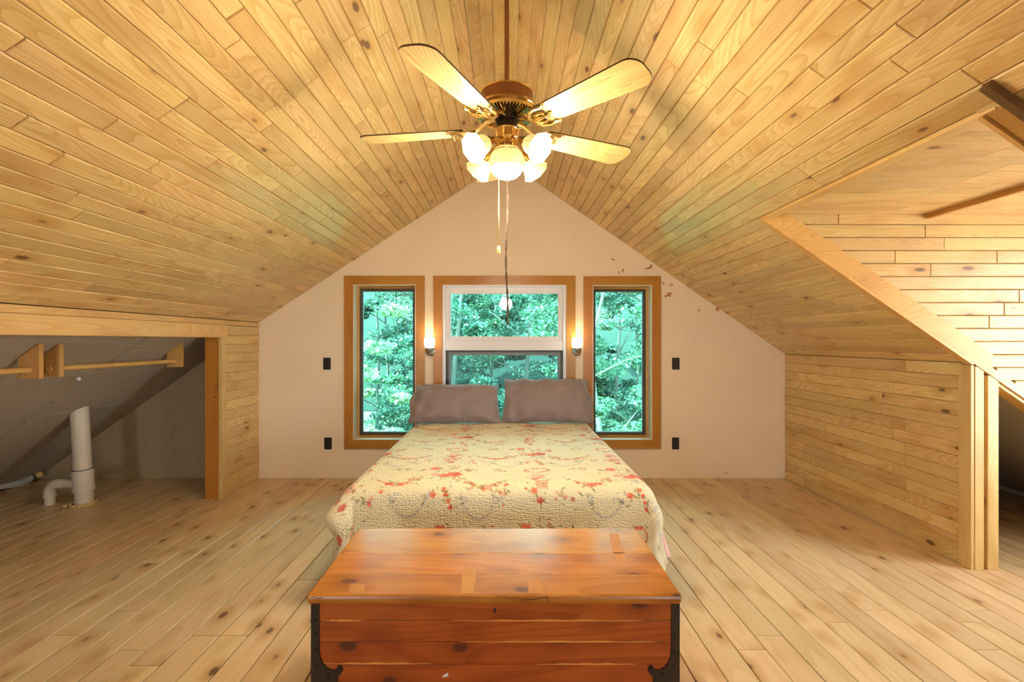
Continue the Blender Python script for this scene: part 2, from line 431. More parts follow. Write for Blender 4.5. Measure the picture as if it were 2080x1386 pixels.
# front gable (behind the camera) with two unseen window openings added for fill daylight
fos = [(-2.1, -1.45, .55, 1.6), (1.45, 2.1, .55, 1.55)]
mb = MB(); wall_mesh(mb, [(-4.75, -.02), (4.75, -.02), (4.75, .0), (XR, ZR), (0, RIDGE+.02), (XL, ZL), (-4.75, .0)], [rect(f_) for f_ in fos], YF-.16, YF)
o = mb.build('wall_front', M['plaster']); meta(o, 'cream painted gable wall behind the camera', 'wall', kind='structure')
for k, fo in enumerate(fos):
    w5 = empty('window_%d' % (k+5), ((fo[0]+fo[1])/2, YF, fo[2]), ['left', 'right'][k]+' added fill-light window in the gable behind the camera', 'window', kind='structure')
    for a in ((fo[0], fo[0]+.04, fo[2], fo[3]), (fo[1]-.04, fo[1], fo[2], fo[3]), (fo[0]+.04, fo[1]-.04, fo[2], fo[2]+.04), (fo[0]+.04, fo[1]-.04, fo[3]-.04, fo[3])):
        MB().box(a[0], a[1], YF-.12, YF-.04, a[2], a[3]).build('frame', M['white'], w5)
    MB().box(fo[0]+.04, fo[1]-.04, YF-.085, YF-.079, fo[2]+.04, fo[3]-.04).build('pane', M['glass_clear'], w5)

# ------------------------------------------------------------------ ceilings: slab + boards
CW = .0785
lenL = math.hypot(XL, RIDGE-ZL); lenR = math.hypot(XR, RIDGE-ZR)
nL = round(lenL/CW); wL = lenL/nL
nR = round(lenR/CW); wR = lenR/nR
def slab(x0, x1, s, y0, y1, t=.10, base=.019):
    zz = lambda x: RIDGE-s*abs(x)
    return MB().prism([(x0, zz(x0)+base), (x1, zz(x1)+base), (x1, zz(x1)+base+t), (x0, zz(x0)+base+t)], y0, y1)
cl = slab(XL-.3, 0.0, SL, YF-.16, YB+.16).build('ceiling_left', M['gap'])
meta(cl, 'left slope of the knotty pine board ceiling', 'ceiling', kind='structure')
uL = Vector((XL, 0, ZL-RIDGE)).normalized()
plank_field(cl, (0, 0, RIDGE), (0, 1, 0), tuple(uL), lambda i: [(.55, YB)] if i < nL else None, wL, .0015, M['ceil'], .5, 1.5, 21, wob=.0012, bev=.005)
MB().prism([(0, RIDGE), (XL, ZL), (XL, ZL+.017), (0, RIDGE+.017)], YF, .55).build('boarding', M['ceil'], cl)
cr = slab(0.0, XH, SR, YF-.16, YB+.16)
zz = lambda x: RIDGE-SR*x+.019
for (a, b) in ((YD1+.03, YB+.16), (YF-.16, YD0-.06)):
    cr.prism([(XH, zz(XH)), (XR+.3, zz(XR+.3)), (XR+.3, zz(XR+.3)+.1), (XH, zz(XH)+.1)], a, b)
cr = cr.build('ceiling_right', M['gap'])
meta(cr, 'right slope of the knotty pine board ceiling', 'ceiling', kind='structure')
uR = Vector((XR, 0, ZR-RIDGE)).normalized()
nH = round(XH*math.hypot(1, SR)/wR)
def rspan(i):
    if i >= nR: return None
    if i < nH: return [(.55, YB)]
    return [(.55, YD0-.09), (YD1+.03, YB)]
# rows step down the slope; boards face the room
def plank_field_flip(*a, **k): return plank_field(*a, **k)
plank_field(cr, (0, YB, RIDGE), (0, -1, 0), tuple(uR), lambda i: None if rspan(i) is None else [(YB-b, YB-a) for a, b in reversed(rspan(i))], wR, .0015, M['ceil'], .5, 1.5, 22, wob=.0012, bev=.005)
MB().prism([(0, RIDGE), (XR, ZR), (XR, ZR+.017), (0, RIDGE+.017)], YF, .55).build('boarding', M['ceil'], cr)

# ------------------------------------------------------------------ left knee wall with the wide closet opening
YLO = 4.0
zo = 1.365
wl = MB().box(XL-.10, XL-.019, YLO+.02, YB, 0, ZL-.005)
wl.box(XL-.10, XL-.019, YF, YLO+.02, zo+.02, ZL-.005)
wl = wl.build('wall_left', M['gap']); meta(wl, 'low pine board knee wall with a wide closet opening', 'wall', kind='structure')
nk = 18; wk = 1.475/nk
plank_field(wl, (XL, YB, 0), (0, -1, 0), (0, 0, 1), lambda i: [(0, YB-YLO-.06)] if i < nk else None, wk, .0012, M['wallwood'], .7, 1.4, 31, bev=.003)
MB().box(XL-.018, XL+.002, .2, YB, 1.478, ZL-.002, .002).build('top_board', M['trimy'], wl)
MB().box(XL-.018, XL+.012, .2, YLO+.075, zo+.005, 1.476, .003).build('opening_casing', M['trimy'], wl)
MB().box(XL-.018, XL+.012, YLO-.005, YLO+.06, 0, zo+.004, .003).build('opening_casing', M['woodz'], wl)
MB().box(XL-.135, XL-.019, YLO, YLO+.02, 0, zo+.004, .001).build('jamb', M['casingz'], wl)
MB().box(XL-.135, XL-.019, .2, YLO, zo+.004, zo+.022).build('jamb', M['trimy'], wl)
MB().tube([(XL-.05, YLO-.0015, WZ(807, 4.0)), (XL-.05, YLO+.001, WZ(807, 4.0))], .006, 10).build('bolt_hole', M['slot'], wl)

# ------------------------------------------------------------------ left closet slope: drywall sheets
def zsl(x): return ZL-SLC*(abs(x)-abs(XL))
cs = MB().prism([(XL+.0, ZL+.045), (-4.75, zsl(4.75)+.045), (-4.75, zsl(4.75)+.13), (XL, ZL+.13)], YF-.16, YB+.16).build('ceiling_closet_left', M['dry_edge'])
meta(cs, 'sloping bare drywall ceiling of the left closet', 'ceiling', kind='structure')
def sheet(x0, x1, y0, y1, dz=0.0):
    MB().prism([(x0, zsl(x0)+dz), (x1, zsl(x1)+dz), (x1, zsl(x1)+.03), (x0, zsl(x0)+.03)], y0, y1).build('drywall_sheet', M['drywall'], cs)
for (x0, x1) in ((-2.50, -2.766), (-2.774, -3.466), (-3.476, -4.62)): sheet(x0, x1, 3.475, YB, 0)
for (x0, x1) in ((-2.50, -2.678), (-2.683, -3.718), (-3.724, -4.62)): sheet(x0, x1, 1.0, 3.466, .003)
sheet(-2.5, -4.62, YF, .995)
# screw heads in the drywall, thin white cracks
rs = random.Random(5)
for k in range(22):
    y = rs.choice([3.50, 3.445, 3.9, 4.25, 4.58]); x = -rs.uniform(2.7, 4.2)
    if (y < 3.47 and x > -2.75): continue
    MB().tube([(x, y, zsl(x)-.0008), (x, y, zsl(x)+.004)], .0055, 6).build('screw_head', M['dry_edge'], cs)
MB().sphere((WX(160, 3.3), 3.3, WZ(770, 3.3)), .014, 8, 6).build('plaster_dab', M['white'], cs)
# foam sealing strip along the eave
pth = [(-4.50+.012*math.sin(k*1.7), 0.95+k*.098, .03+.012*math.sin(k*2.3)) for k in range(37)]
MB().tube(pth, [.03+.008*math.sin(k*1.1) for k in range(37)], 8).build('sealing_foam', M['foil'], cs)
MB().sphere((-4.46, 4.52, .06), .03, 9, 6).build('sealing_foam', M['foam'], cs)
for px, py in ((338, 860), (295, 905), (352, 832), (350, 892), (352, 925), (272, 937), (272, 869), (190, 935), (405, 938), (352, 872)):
    x, z = WX(px, YB), WZ(py, YB)
    MB().tube([(x, YB-.001, z), (x, YB+.001, z)], .006, 6).build('screw_head', M['dry_edge'], bpy.data.objects['wall_closet_left'])

# ------------------------------------------------------------------ right knee wall
YRE = 2.83
wr = MB().box(XR+.019, XR+.06, YRE, YB, 0, ZR-.0).box(XR+.019, XR+.06, YF, YD0-.06, 0, ZR).build('wall_right', M['gap'])
meta(wr, 'low knotty pine board knee wall right of the bed', 'wall', kind='structure')
nk2 = 15; wk2 = (ZR-.0)/nk2
plank_field(wr, (XR, YRE, 0), (0, 1, 0), (0, 0, 1), lambda i: [(0, YB-YRE)] if i < nk2 else None, wk2, .0012, M['wallwood'], .45, 1.2, 41, bev=.003)
MB().box(XR-.008, XR+.012, YD1-.005, YRE+.012, 0, ZR-.012, .003).build('end_casing', M['woodz'], wr)
MB().box(XR+.014, XR+.066, YD1-.008, YD1+.05, 0, ZR-.02, .003).build('end_post', M['woodz'], wr)
MB().box(XR+.067, XR+.088, YD1+.02, YD1+.06, 0, ZR-.03, .001).build('slot_liner', M['casingz'], wr)
MB().box(XR+.089, XR+.152, YD1-.008, YD1+.05, 0, ZR-.072, .003).build('end_post', M['woodz'], wr)

# right closet slope
zsr = lambda x: ZR-SR*(x-XR)
cs2 = MB().prism([(XR+.06, zsr(XR+.06)+.005), (4.75, zsr(4.75)+.005), (4.75, zsr(4.75)+.11), (XR+.06, zsr(XR+.06)+.11)], YD1+.09, YB+.16)
cs2.prism([(XR+.06, zsr(XR+.06)+.005), (4.75, zsr(4.75)+.005), (4.75, zsr(4.75)+.11), (XR+.06, zsr(XR+.06)+.11)], YF-.16, YD0-.06)
cs2 = cs2.build('ceiling_closet_right', M['drywall']); meta(cs2, 'sloping bare drywall ceiling of the dark right closet', 'ceiling', kind='structure')
MB().tube([(4.44, 2.9+k*.17, .03) for k in range(11)], .028, 8).build('sealing_foam', M['foil'], cs2)

# ------------------------------------------------------------------ dormer
# far cheek wall (faces the camera)
zc = lambda x: RIDGE-SR*x
ck = MB().prism([(XH-.02, zc(XH-.02)+.03), (XDW+.1, zc(XDW+.1)+.03), (XDW+.1, ZDC+.12), (XH-.02, ZDC+.12)], YD1+.03, YD1+.085).build('wall_dormer_far', M['gap'])
meta(ck, 'pine board cheek wall of the dormer above the slanted trim', 'wall', kind='structure')
wc = .0767
def cspan(i):
    ztop = ZDC-.001-i*wc; zb = ztop-wc
    if i > 17: return None
    x0 = max(XH+.02, (RIDGE-zb)/SR+.01)
    return [(x0, XDW)] if x0 < XDW-.1 else None
plank_field(ck, (0, YD1+.012, ZDC-.001), (1, 0, 0), (0, 0, -1), lambda i: cspan(i), wc, .003, M['woodx'], .45, 1.3, 51, bev=.004)
# slanted trim along the roof line
sl = Vector((1, 0, -SR)).normalized(); up = Vector((SR, 0, 1)).normalized()
p0 = Vector((XH-.012, 0, zc(XH-.012))); p1 = Vector((2.86, 0, zc(2.86)))
def slant(p, q, lo, hi): return [(p.x+up.x*lo, p.z+up.z*lo), (q.x+up.x*lo, q.z+up.z*lo), (q.x+up.x*hi, q.z+up.z*hi), (p.x+up.x*hi, p.z+up.z*hi)]
q1 = Vector((XDW, 0, zc(XDW)))
MB().prism([(p0.x, p0.z), (2.842, zc(2.842)), (2.842, zc(2.842)+.13), (p0.x+.135, p0.z+.035), (p0.x+.01, p0.z+.035)], YD1-.012, YD1+.011).build('slanted_trim', M['trimx'], ck)
MB().prism([(2.843, zc(2.843)), (XDW, zc(XDW)), (XDW, zc(XDW)+.05), (2.843, zc(2.843)+.05)], YD1-.012, YD1+.011).build('slanted_trim', M['woodx'], ck)
MB().prism(slant(p0, Vector((XR, 0, zc(XR))), -.012, .002), YD1-.016, YD1+.032).build('slanted_edge_strip', M['trimx'], ck)
MB().prism(slant(Vector((2.86, 0, zc(2.86))), q1, -.02, -.001), YD1-.0, YD1+.09).build('slanted_soffit', M['trimx'], ck)
# header of the dormer opening
hd = MB().box(XH-.004, XH+.052, YD0-.05, YD1+.012, ZH-.006, ZDC-.002, .004).build('trim_1', M['trimy']); meta(hd, 'long pine header board along the dormer opening', 'trim', kind='structure')
# dormer ceiling, boards across
dc = MB().box(XH+.06, XDW+.1, YD0-.1, YD1+.085, ZDC+.019, ZDC+.12).box(XH-.12, XH+.06, YD0-.1, YD1+.085, ZDC+.05, ZDC+.12).build('ceiling_dormer', M['gap'])
meta(dc, 'flat pine board ceiling of the dormer', 'ceiling', kind='structure')
ndc = 17; wdc = (YD1+.012-(YD0-.05))/ndc
plank_field(dc, (XH+.03, YD1+.012, ZDC), (1, 0, 0), (0, -1, 0), lambda i: [(0, XDW-XH-.03)] if i < ndc else None, wdc, .0012, M['woodx'], .5, 1.6, 52, bev=.0035, wob=.0003)
for o_ in []: pass
MB().box(2.475, 2.50, YD0-.04, YD1+.01, ZDC-.045, ZDC-.001, .001).build('ceiling_strip', M['rafter'], dc)
MB().box(XH+.054, XH+.20, YD1-.02, YD1+.01, ZDC-.012, ZDC-.001).build('ceiling_strip', M['woodx'], dc)
# near cheek, front wall with window
MB_ = MB().prism([(XH-.02, zc(XH-.02)), (XDW+.1, zc(XDW+.1)), (XDW+.1, ZDC+.12), (XH-.02, ZDC+.12)], YD0-.06, YD0-.002)
o = MB_.build('wall_dormer_near', M['woodx']); meta(o, 'near pine cheek wall of the dormer', 'wall', kind='structure')
wo = (YD0+.05, YD1-.28, .45, 2.0)
mb = MB()
mb.box(XDW, XDW+.1, YD0-.06, wo[0], 0, ZDC+.1).box(XDW, XDW+.1, wo[1], YD1+.085, 0, ZDC+.1).box(XDW, XDW+.1, wo[0], wo[1], 0, wo[2]).box(XDW, XDW+.1, wo[0], wo[1], wo[3], ZDC+.1)
for (ya, yb) in ((YD1+.03, YD1+.10), (YD0-.12, YD0-.002)):      # close the closets beside the dormer
    mb.prism([(XDW+.1, 0), (4.75, 0), (4.75, .02), (XDW+.1, zc(XDW+.1)+.12)], ya, yb)
o = mb.build('wall_dormer_front', M['plaster']); meta(o, 'front wall of the dormer around its window', 'wall', kind='structure')
w4 = empty('window_4', (XDW+.05, (wo[0]+wo[1])/2, wo[2]), 'dormer window letting daylight onto the floor', 'window', kind='structure')
for a in ((wo[0], wo[0]+.05, wo[2], wo[3]), (wo[1]-.05, wo[1], wo[2], wo[3]), (wo[0]+.05, wo[1]-.05, wo[2], wo[2]+.05), (wo[0]+.05, wo[1]-.05, wo[3]-.05, wo[3])):
    MB().box(XDW+.02, XDW+.08, a[0], a[1], a[2], a[3]).build('frame', M['white'], w4)
MB().box(XDW+.047, XDW+.053, wo[0]+.05, wo[1]-.05, wo[2]+.05, wo[3]-.05).build('pane', M['glass_clear'], w4)
# trim on the near side of the dormer opening (upper right corner of the picture)
nt_ = empty('trim_2', (0, 0, 0), 'brown trim boards on the near edge of the dormer opening', 'trim', kind='structure')
pa = Vector((XH+.004, 0, zc(XH+.004))); pb = Vector((XR, 0, zc(XR)))
MB().prism(slant(pa, pb, -.004, .02), YD0-.085, YD0-.012).build('trim_board', M['rafter'], nt_)
MB().prism(slant(pa, pb, -.014, .02), YD0-.011, YD0+.004).build('edge_strip', M['trimx'], nt_)
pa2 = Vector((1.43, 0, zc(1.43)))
MB().prism(slant(pa2, pb, -.026, -.002), YD0-.112, YD0-.086).build('dark_batten', M['shadow_brown'], nt_)

# ------------------------------------------------------------------ windows of the back wall
def bars(parent, name, mat, x0, x1, z0, z1, w, y0, y1, wt=None, wb_=None, bev=.002, matx=None):
    wt = w if wt is None else wt; wb_ = w if wb_ is None else wb_
    MB().box(x0, x0+w, y0, y1, z0, z1, bev).build(name, mat, parent)
    MB().box(x1-w, x1, y0, y1, z0, z1, bev).build(name, mat, parent)
    MB().box(x0+w, x1-w, y0, y1, z1-wt, z1, bev).build(name, matx or mat, parent)
    MB().box(x0+w, x1-w, y0, y1, z0, z0+wb_, bev).build(name, matx or mat, parent)
def casing(parent, o, w):
    x0, x1, z0, z1 = o; y0, y1 = YB-.022, YB-.0005
    for poly, m in (([(x0-w, z0-w), (x0, z0), (x0, z1), (x0-w, z1+w)], 'casingz'), ([(x1+w, z0-w), (x1+w, z1+w), (x1, z1), (x1, z0)], 'casingz'),
                    ([(x0-w, z1+w), (x0, z1), (x1, z1), (x1+w, z1+w)], 'casingx'), ([(x0-w, z0-w), (x1+w, z0-w), (x1, z0), (x0, z0)], 'casingx')):
        MB().prism(poly, y0, y1).build('casing_board', M[m], parent)
labels = ['tall narrow window left of the bed with orange wood casing', 'white framed window behind the pillows', 'tall narrow window right of the bed with orange wood casing']
for k, o_ in enumerate(openings):
    x0, x1, z0, z1 = o_
    W = empty('window_%d' % (k+1), ((x0+x1)/2, YB, z0), labels[k], 'window', kind='structure')
    casing(W, o_, .087)
    if k != 1:
        bars(W, 'jamb', M['palejamb'], x0, x1, z0, z1, .006, YB-.026, YB+.10, bev=.001)
        bars(W, 'stop', M['jambwood'], x0+.006, x1-.006, z0+.006, z1-.006, .022, YB+.085, YB+.13, matx=M['casingx'])
        bars(W, 'frame', M['darkframe'], x0+.028, x1-.028, z0+.028, z1-.028, .020, YB+.10, YB+.145)
        bars(W, 'gasket', M['greyframe'], x0+.048, x1-.048, z0+.048, z1-.048, .006, YB+.118, YB+.14, bev=.001)
        MB().box(x0+.05, x1-.05, YB+.127, YB+.131, z0+.05, z1-.05).build('pane', M['glass'], W)
    else:
        zm = WZ(698, YB); 
        bars(W, 'frame', M['white'], x0, x1, z0, z1, .030, YB-.012, YB+.12, wt=.018)
        MB().box(x0+.03, x1-.03, YB-.004, YB+.11, WZ(712, YB), WZ(692, YB), .003).build('meeting_rail', M['white'], W)
        us = empty('upper_sash', (0, 0, 0)); us.parent = W; us.location = Vector((0, 0, 0))
        ux0, ux1, uz0, uz1 = x0+.03, x1-.03, WZ(692, YB), z1-.018
        bars(us, 'sash_bar', M['white'], ux0, ux1, uz0, uz1, .036, YB+.012, YB+.06, wt=.055, wb_=.028)
        bars(us, 'glazing_bead', M['white'], ux0+.036, ux1-.036, uz0+.028, uz1-.055, .012, YB+.02, YB+.05, bev=.001)
        MB().box(ux0+.04, ux1-.04, YB+.038, YB+.042, uz0+.03, uz1-.058).build('pane', M['glass'], us)
        ls = empty('lower_sash', (0, 0, 0)); ls.parent = W; ls.location = Vector((0, 0, 0))
        lz1 = WZ(712, YB)
        bars(ls, 'screen_frame', M['darkframe'], x0+.03, x1-.03, z0+.03, lz1, .024, YB+.02, YB+.045, bev=.001, wt=.014)
        bars(ls, 'sash_bar', M['greyframe'], x0+.054, x1-.054, z0+.05, lz1-.014, .022, YB+.05, YB+.09, bev=.001, wt=.036)
        MB().box(x0+.06, x1-.06, YB+.068, YB+.072, z0+.055, lz1-.03).build('pane', M['glass_low'], ls)
        MB().box(x0+.031, x0+.06, YB-.004, YB+.02, WZ(778, YB), WZ(770, YB)).build('latch', M['blackplastic'], ls)

# ------------------------------------------------------------------ wall plates
def plate(px0, px1, py0, py1, name, label, slots):
    x0, x1, z0, z1 = WX(px0, YB), WX(px1, YB), WZ(py1, YB), WZ(py0, YB)
    t = empty(name, ((x0+x1)/2, YB, z0), label, 'outlet' if 'outlet' in name else 'wall plate')
    MB().box(x0, x1, YB-.007, YB, z0, z1, .002).build('cover_plate', M['blackplastic'], t)
    xc, zc_ = (x0+x1)/2, (z0+z1)/2
    if slots:
        for s in (-1, 1):
            z = zc_+s*.021
            r = MB().box(xc-.017, xc+.017, YB-.010, YB-.0068, z-.016, z+.016, .004).build('receptacle', M['plate_line'], t)
            MB().box(xc-.0145, xc+.0145, YB-.0115, YB-.0098, z-.0135, z+.0135, .003).build('receptacle_face', M['blackplastic'], r)
            for q in (-1, 1): MB().box(xc+q*.006-.0012, xc+q*.006+.0012, YB-.0122, YB-.0114, z-.002, z+.008).build('slot', M['slot'], r)
    else:
        MB().box(xc-.017, xc+.017, YB-.009, YB-.0068, zc_-.035, zc_+.035, .001).build('insert', M['blackplastic'], t)
    MB().tube([(xc, YB-.0078, zc_+.048), (xc, YB-.0065, zc_+.048)], .003, 8).build('screw', M['plate_line'], t)
plate(657, 672, 727, 751, 'switch_plate', 'black plate high on the wall left of the left window', False)
plate(659, 674, 889, 913, 'wall_outlet', 'black double outlet low on the wall left of the bed', True)
plate(1365, 1380, 727, 751, 'switch_plate', 'black plate high on the wall right of the right window', False)
plate(1365, 1379, 889, 913, 'wall_outlet', 'black outlet low on the wall right of the bed', False)

# ------------------------------------------------------------------ wall sconces
def sconce(px, label, watt):
    Z = YB; x = WX(px, Z); zb = WZ(713, Z)
    t = empty('wall_sconce', (x, YB, zb), label, 'wall lamp', 'wall sconces beside the middle window')
    Mx = Matrix.Translation((x, YB-.001, zb))@Matrix.Rotation(math.pi/2, 4, 'X')
    MB().lathe([(.001, 0), (.052, 0), (.054, .006), (.050, .016), (.036, .026), (.015, .032), (.001, .033)], Mx, 28).build('back_plate', M['nickel'], t)
    MB().tube([(x, YB-.03, zb-.002), (x, YB-.065, zb-.008), (x, YB-.095, zb-.002), (x, YB-.105, zb+.018)], .009, 10).build('arm', M['nickel'], t)
    Mc = Matrix.Translation((x, YB-.105, zb+.012))
    MB().lathe([(.001, -.03), (.02, -.028), (.040, -.006), (.043, .010), (.044, .018), (.001, .019)], Mc, 24).build('cup', M['nickel'], t)
    sh = MB().lathe([(.040, .020), (.047, .03), (.050, .06), (.050, .095), (.048, .115), (.045, .116), (.045, .03), (.038, .022)], Mc, 28).build('glass_shade', M['sconce_glass'], t)
    MB().sphere((x, YB-.105, zb+.075), .022, 12, 8, 1.25).build('bulb', M['bulb'], t)
    d = bpy.data.lights.new('sconce_light', 'POINT'); d.energy = watt; d.color = (1, .80, .50); d.shadow_soft_size = .03
    l = bpy.data.objects.new('sconce_light', d); COL.objects.link(l); l.parent = t; l.location = (0, -.105, .15)
sconce(876, 'nickel wall sconce with lit glass shade, left of the middle window', .15)
sconce(1169, 'nickel wall sconce with lit glass shade, right of the middle window', .15)

# ------------------------------------------------------------------ ceiling fan
FX, FY = .005, 2.03
fan = empty('ceiling_fan', (FX, FY, 2.04), 'brass ceiling fan with five oak blades and lit glass shades', 'ceiling fan')
T = lambda z: Matrix.Translation((FX, FY, z))
MB().tube([(FX, FY, 2.40), (FX, FY, 3.06)], .0105, 14).build('downrod', M['copper'], fan)
MB().lathe([(.012, 2.98), (.04, 3.0), (.062, 3.04), (.066, 3.09), (.001, 3.095)], T(0), 28).build('canopy', M['copper'], fan)
MB().lathe([(.001, 2.398), (.108, 2.398), (.112, 2.395), (.112, 2.350), (.100, 2.345), (.001, 2.345)], T(0), 40).build('motor_housing', M['copper'], fan)
MB().lathe([(.1125, 2.392), (.116, 2.394), (.1165, 2.398), (.1125, 2.401), (.108, 2.399)], T(0), 40).build('housing_rim', M['brass'], fan)
MB().lathe([(.098, 2.349), (.103, 2.347), (.120, 2.345), (.131, 2.338), (.134, 2.327), (.130, 2.319), (.126, 2.317)], T(0), 48).build('motor_bell', M['brassdark'], fan)
MB().lathe([(.128, 2.318), (.05, 2.311), (.001, 2.311)], T(0), 48).build('vent_backing', M['brassdark'], fan)
mb = MB()
for k in range(56):
    a = 2*math.pi*k/56
    R = T(0)@Matrix.Rotation(a, 4, 'Z')
    mb.box(.056, .124, -.0026, .0026, 2.300, 2.318, 0, R)
meta(mb.build('vent_fins', M['brass'], fan, fix=False), kind='stuff')
MB().lathe([(.120, 2.317), (.1265, 2.309), (.131, 2.304), (.129, 2.319)], T(0), 48).build('vent_ring', M['brass'], fan)
MB().lathe([(.054, 2.312), (.054, 2.290), (.050, 2.282), (.045, 2.282), (.001, 2.282)], T(0), 40).build('flywheel', M['iron'], fan)
MB().lathe([(.040, 2.284), (.043, 2.270), (.044, 2.255), (.043, 2.248)], T(0), 32).build('neck', M['iron'], fan)
MB().lathe([(.043, 2.250), (.050, 2.246), (.052, 2.238), (.050, 2.212), (.051, 2.205), (.046, 2.200), (.040, 2.196), (.040, 2.180), (.044, 2.176), (.050, 2.168), (.048, 2.155), (.060, 2.150), (.061, 2.135), (.045, 2.128), (.001, 2.128)], T(0), 36).build('switch_housing', M['brassdark'], fan)
MB().lathe([(.0515, 2.247), (.0535, 2.243), (.0515, 2.239)], T(0), 36).build('housing_ring', M['brass'], fan)
MB().lathe([(.051, 2.209), (.0535, 2.205), (.051, 2.201)], T(0), 36).build('housing_ring', M['brass'], fan)
MB().lathe([(.061, 2.152), (.064, 2.147), (.061, 2.142)], T(0), 36).build('housing_ring', M['brass'], fan)
# blades
def blade_outline():
    pts = []
    r0, r1 = .185, .66
    w0, w1 = .054, .074
    rc = .03
    pts += [(r0, -w0+.012), (r0+.012, -w0)]
    pts += [(r1-.055, -w1)]
    for k in range(7):
        a = -math.pi/2+k*(math.pi/2)/6
        pts.append((r1-.055+.055*math.cos(a)*.9, -w1+.055+.055*math.sin(a)))
    for k in range(7):
        a = k*(math.pi/2)/6
        pts.append((r1-.055+.055*math.cos(a)*.9, w1-.055+.055*math.sin(a)))
    pts += [(r1-.055, w1), (r0+.012, w0), (r0, w0-.012)]
    out = []
    for p in pts:
        if not out or (abs(out[-1][0]-p[0])+abs(out[-1][1]-p[1])) > 1e-5: out.append(p)
    return out
bo = blade_outline()
mb = MB(); n = len(bo)
mb.add([(x, y, 0) for x, y in bo]+[(x, y, .006) for x, y in bo], [tuple(range(n))[::-1], tuple(range(n, 2*n))]+[(i, (i+1) % n, (i+1) % n+n, i+n) for i in range(n)])
blade_me = mb.mesh('blade'); blade_me.materials.append(M['blade'])
mb = MB()
mb.add([(x*1.0, y, .0005) for x, y in bo]+[(x, y, .0065) for x, y in bo], [(i, (i+1) % n, (i+1) % n+n, i+n) for i in range(n)])
mb.v = [(.43+(x-.43)*1.003, y*1.012, z) for x, y, z in mb.v]
edge_me = mb.mesh('blade_edge'); edge_me.materials.append(M['dark_edge'])
mb = MB()      # cast brass blade iron: arm, trident of scrolls, screws
mb.tube([(.048, 0, .050), (.09, 0, .042), (.12, 0, .015), (.15, 0, -.004), (.19, 0, -.010), (.235, 0, -.009)], [.012, .010, .009, .009, .010, .006], 10)
for s in (-1, 1):
    mb.tube([(.135, 0, .006), (.150, s*.022, -.002), (.172, s*.046, -.008), (.205, s*.056, -.009), (.232, s*.050, -.009), (.246, s*.058, -.008)], [.007, .009, .008, .007, .007, .005], 8)
    mb.tube([(.160, s*.004, -.005), (.180, s*.022, -.010), (.205, s*.026, -.011), (.222, s*.016, -.010), (.214, s*.006, -.010)], [.006, .007, .006, .005, .004], 8)
    mb.sphere((.248, s*.058, -.007), .008, 8, 6)
mb.sphere((.238, 0, -.008), .009, 8, 6)
iron_me = mb.mesh('blade_iron'); iron_me.materials.append(M['brass'])
mb = MB()
for (x, y) in ((.238, 0), (.248, .058), (.248, -.058)): mb.sphere((x, y, -.014), .004, 8, 5)
screw_me = mb.mesh('screws'); screw_me.materials.append(M['brassdark'])
BZ = 2.243
for ang in (-9, 63, 135, 207, 279):
    th = math.radians(90-ang)
    base = Matrix.Translation((0, 0, BZ-2.04))@Matrix.Rotation(th, 4, 'Z')
    pitch = Matrix.Rotation(math.radians(-11), 4, 'X')
    bl = link('blade', blade_me, None, fan, base@pitch)
    link('blade_edge', edge_me, None, bl)
    ir = link('blade_iron', iron_me, None, fan, base@pitch)
# four faceted glass shades on arms + globe
def octo(an, z):
    k = math.pi/4; a = (an % k)-k/2
    return math.cos(k/2)/math.cos(a)
shade_prof = [(.024, 0), (.030, -.006), (.037, -.020), (.041, -.040), (.046, -.058), (.057, -.078), (.060, -.084)]
mb = MB()
def ribs(an, z):
    t = min(1, max(0, (-z-.05)/.03))
    return (1+.03*math.cos(an*28))*(1-t)+octo(an, z)*1.06*t
mb.lathe(shade_prof, None, 112, facet=ribs)
shade_me = mb.mesh('glass_shade'); shade_me.materials.append(M['shade'])
mb = MB(); mb.lathe([(r-.003, z+.0005) for r, z in reversed(shade_prof)], None, 112, facet=ribs); shade_in_me = mb.mesh('shade_lining'); shade_in_me.materials.append(M['shade_in'])
mb = MB(); mb.sphere((0, 0, -.048), .028, 16, 10, 1.15); bulb_me = mb.mesh('bulb'); bulb_me.materials.append(M['bulb'])
mb = MB(); mb.lathe([(.001, .032), (.014, .030), (.022, .018), (.028, .004), (.030, -.004), (.024, -.008)], None, 24); fit_me = mb.mesh('fitter'); fit_me.materials.append(M['brassdark'])
for k, az in enumerate((225, 315, 135, 45)):
    a = math.radians(az); d = Vector((math.cos(a), math.sin(a), 0))
    tilt = math.radians(58)
    axis = (d*math.sin(tilt)+Vector((0, 0, -math.cos(tilt)))).normalized()     # opening direction
    start = Vector((0, 0, 2.158-2.04))+d*.118
    q = (-axis).to_track_quat('Z', 'Y').to_matrix().to_4x4()
    Mw = Matrix.Translation(start)@q
    o1 = link('fitter', fit_me, None, fan, Mw)
    o2 = link('glass_shade', shade_me, None, fan, Mw)
    link('shade_lining', shade_in_me, None, o2)
    o3 = link('bulb', bulb_me, None, fan, Mw)
    p_in = Vector((FX, FY, 2.165))+d*.045
    MB().tube([p_in, p_in+d*.025+Vector((0, 0, .016)), Vector((FX, FY, 2.04))+start-axis*.045+Vector((0, 0, .004)), Vector((FX, FY, 2.04))+start-axis*.02], [.009, .009, .009, .011], 10).build('lamp_arm', M['brassdark'], fan)
    ld = bpy.data.lights.new('fan_light', 'POINT'); ld.energy = 6.2; ld.color = (1.0, .86, .64); ld.shadow_soft_size = .03
    lo = bpy.data.objects.new('fan_light', ld); COL.objects.link(lo); lo.parent = fan; lo.location = start+axis*.100
prof = [(.030, 2.190-2.118), (.034, .066), (.052, .052), (.068, .030), (.075, .005), (.0755, -.010), (.072, -.028), (.062, -.048), (.045, -.064), (.024, -.073), (.001, -.076)]
